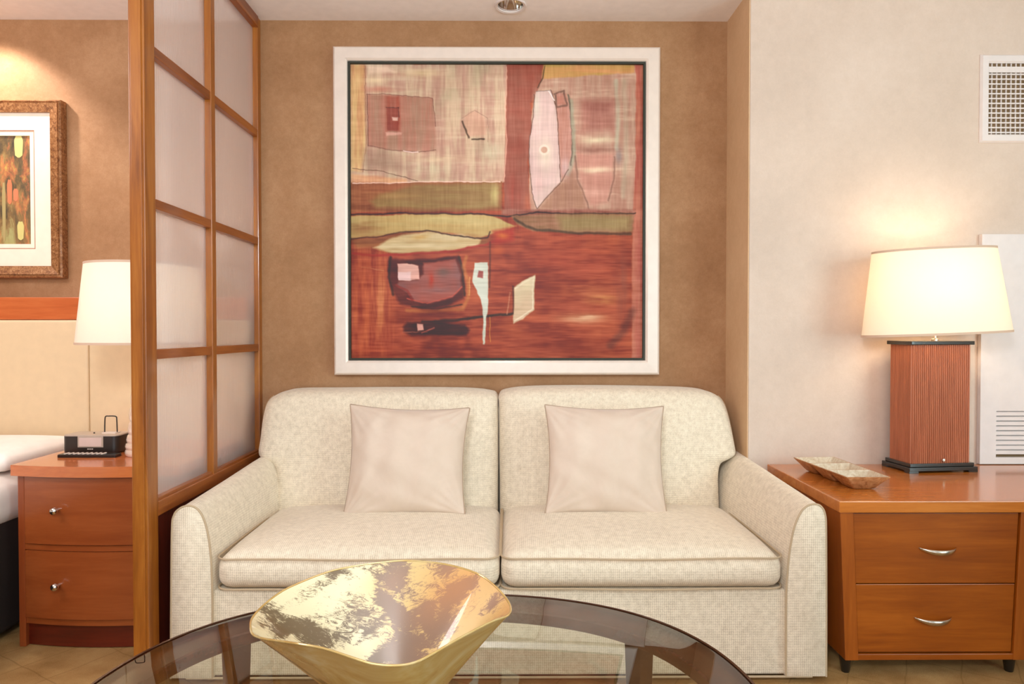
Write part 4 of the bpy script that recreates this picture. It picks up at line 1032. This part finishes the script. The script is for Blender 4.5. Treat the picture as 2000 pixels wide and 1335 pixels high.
b = new_bm(); loft(b, [rrect(cx0, cx1, CY, CY + .10, .022, cz1 - .005), rrect(cx0 + .001, cx1 - .001, CY + .001, CY + .099, .022, cz1 - .001), rrect(cx0 + .006, cx1 - .006, CY + .006, CY + .094, .02, cz1)]); obj('top_plate', b, M['grey_plastic'], t, 35)
A_, B_ = P(152, 851, CY), P(202, 873, CY)
b = new_bm(); box(b, A_.x, B_.x, CY - .002, CY + .002, B_.z, A_.z, .0006); o = obj('display', b, M['grey_plastic'], t)
b = new_bm(); box(b, A_.x + .006, B_.x - .006, CY - .003, CY - .0015, B_.z + .004, A_.z - .006, .0003); obj('screen', b, M['screen'], o)
lg = P(172, 876.5, CY)
for k, wd in enumerate((.005, .005, .005)):
    b = new_bm(); box(b, lg.x + k * .0075 - .002, lg.x + k * .0075 + .003, CY - .0012, CY + .0005, lg.z - .0015, lg.z + .0018, .0003); obj('lettering', b, M['key'], t)
lpx = [(204.5, 843), (205, 818), (207, 812.5), (212, 812), (222, 812), (227, 813.5), (228, 818), (229, 843)]
b = new_bm(); tube(b, catmull([Vector((P(x, y, CY + .05).x, CY + .05, P(x, y, CY + .05).z - .0)) for x, y in lpx], 4), .0022, 8); obj('dock_loop', b, M['black'], t, True)
b = new_bm(); box(b, P(203, 840, CY + .05).x, P(230, 840, CY + .05).x, CY + .035, CY + .07, cz1 - .001, cz1 + .003, .001); obj('dock_cradle', b, M['key'], t)
b = new_bm(); lathe_solid(b, [(.003, 0), (.003, .003), (.001, .004)], (P(184, 843, CY + .04).x, CY + .04, cz1), 14); obj('button', b, M['black'], t, True)

# ---- remote control
RY = 2.425; r0, r1 = P(111, 890, RY), P(225, 890, RY)
t = thing('remote_control', 'slim black remote control lying in front of the clock radio', 'remote control', ((r0.x + r1.x) / 2, RY + .02, NZ))
b = new_bm(); loft(b, [rrect(r0.x, r1.x, RY, RY + .042, .004, NZ + .0005), rrect(r0.x, r1.x, RY, RY + .042, .004, NZ + .009), rrect(r0.x + .002, r1.x - .002, RY + .002, RY + .040, .004, NZ + .011)]); obj('body', b, M['black'], t, 35)
for i in range(9):
    for j in range(3):
        b = new_bm(); cx = r0.x + .022 + i * .0165; cy = RY + .010 + j * .011
        lathe_solid(b, [(.0042, 0), (.0042, .0018), (.003, .0024)], (cx, cy, NZ + .011), 10); obj('button', b, M['key'], t, True)

# ---- bedroom lamp
BL = Vector((-1.325, 2.485, NZ))
t = thing('bedside_lamp', 'bedside lamp with large cream drum shade standing behind the divider post', 'lamp', BL)
prof = [(.088, .0005), (.094, .006), (.096, .014), (.092, .022), (.086, .024), (.092, .028), (.094, .036), (.090, .044), (.083, .046), (.086, .052), (.088, .060), (.082, .072), (.076, .078), (.079, .088), (.080, .10), (.074, .118), (.068, .124), (.072, .135), (.073, .15), (.067, .172), (.061, .18), (.064, .19), (.065, .21), (.058, .235), (.052, .242), (.055, .25), (.055, .28), (.045, .31), (.03, .33), (.012, .335), (.012, .36)]
b = new_bm(); lathe_solid(b, [(q * .64, z) for q, z in prof], BL, 48); obj('ribbed_base', b, M['pearl'], t, True)
bz0, bz1 = P(200, 671, 2.45).z, P(240, 516, 2.45).z
b = new_bm(); lathe_solid(b, [(.006, .36), (.006, .46), (.018, .465), (.018, .50)], BL, 16); obj('stem', b, M['nickel'], t, True)
make_shade(t, BL, .211, .182, .211, .182, bz0, bz1, 0)
b = new_bm(); bmesh.ops.create_uvsphere(b, u_segments=18, v_segments=12, radius=.026, matrix=Matrix.Translation((BL.x, BL.y, NZ + .53))); obj('bulb', b, M['bulb'], t, True)
light('bedside_bulb_light', 'POINT', (BL.x, BL.y, NZ + .56), 2.4, (1, .94, .92), shadow_soft_size=.03)
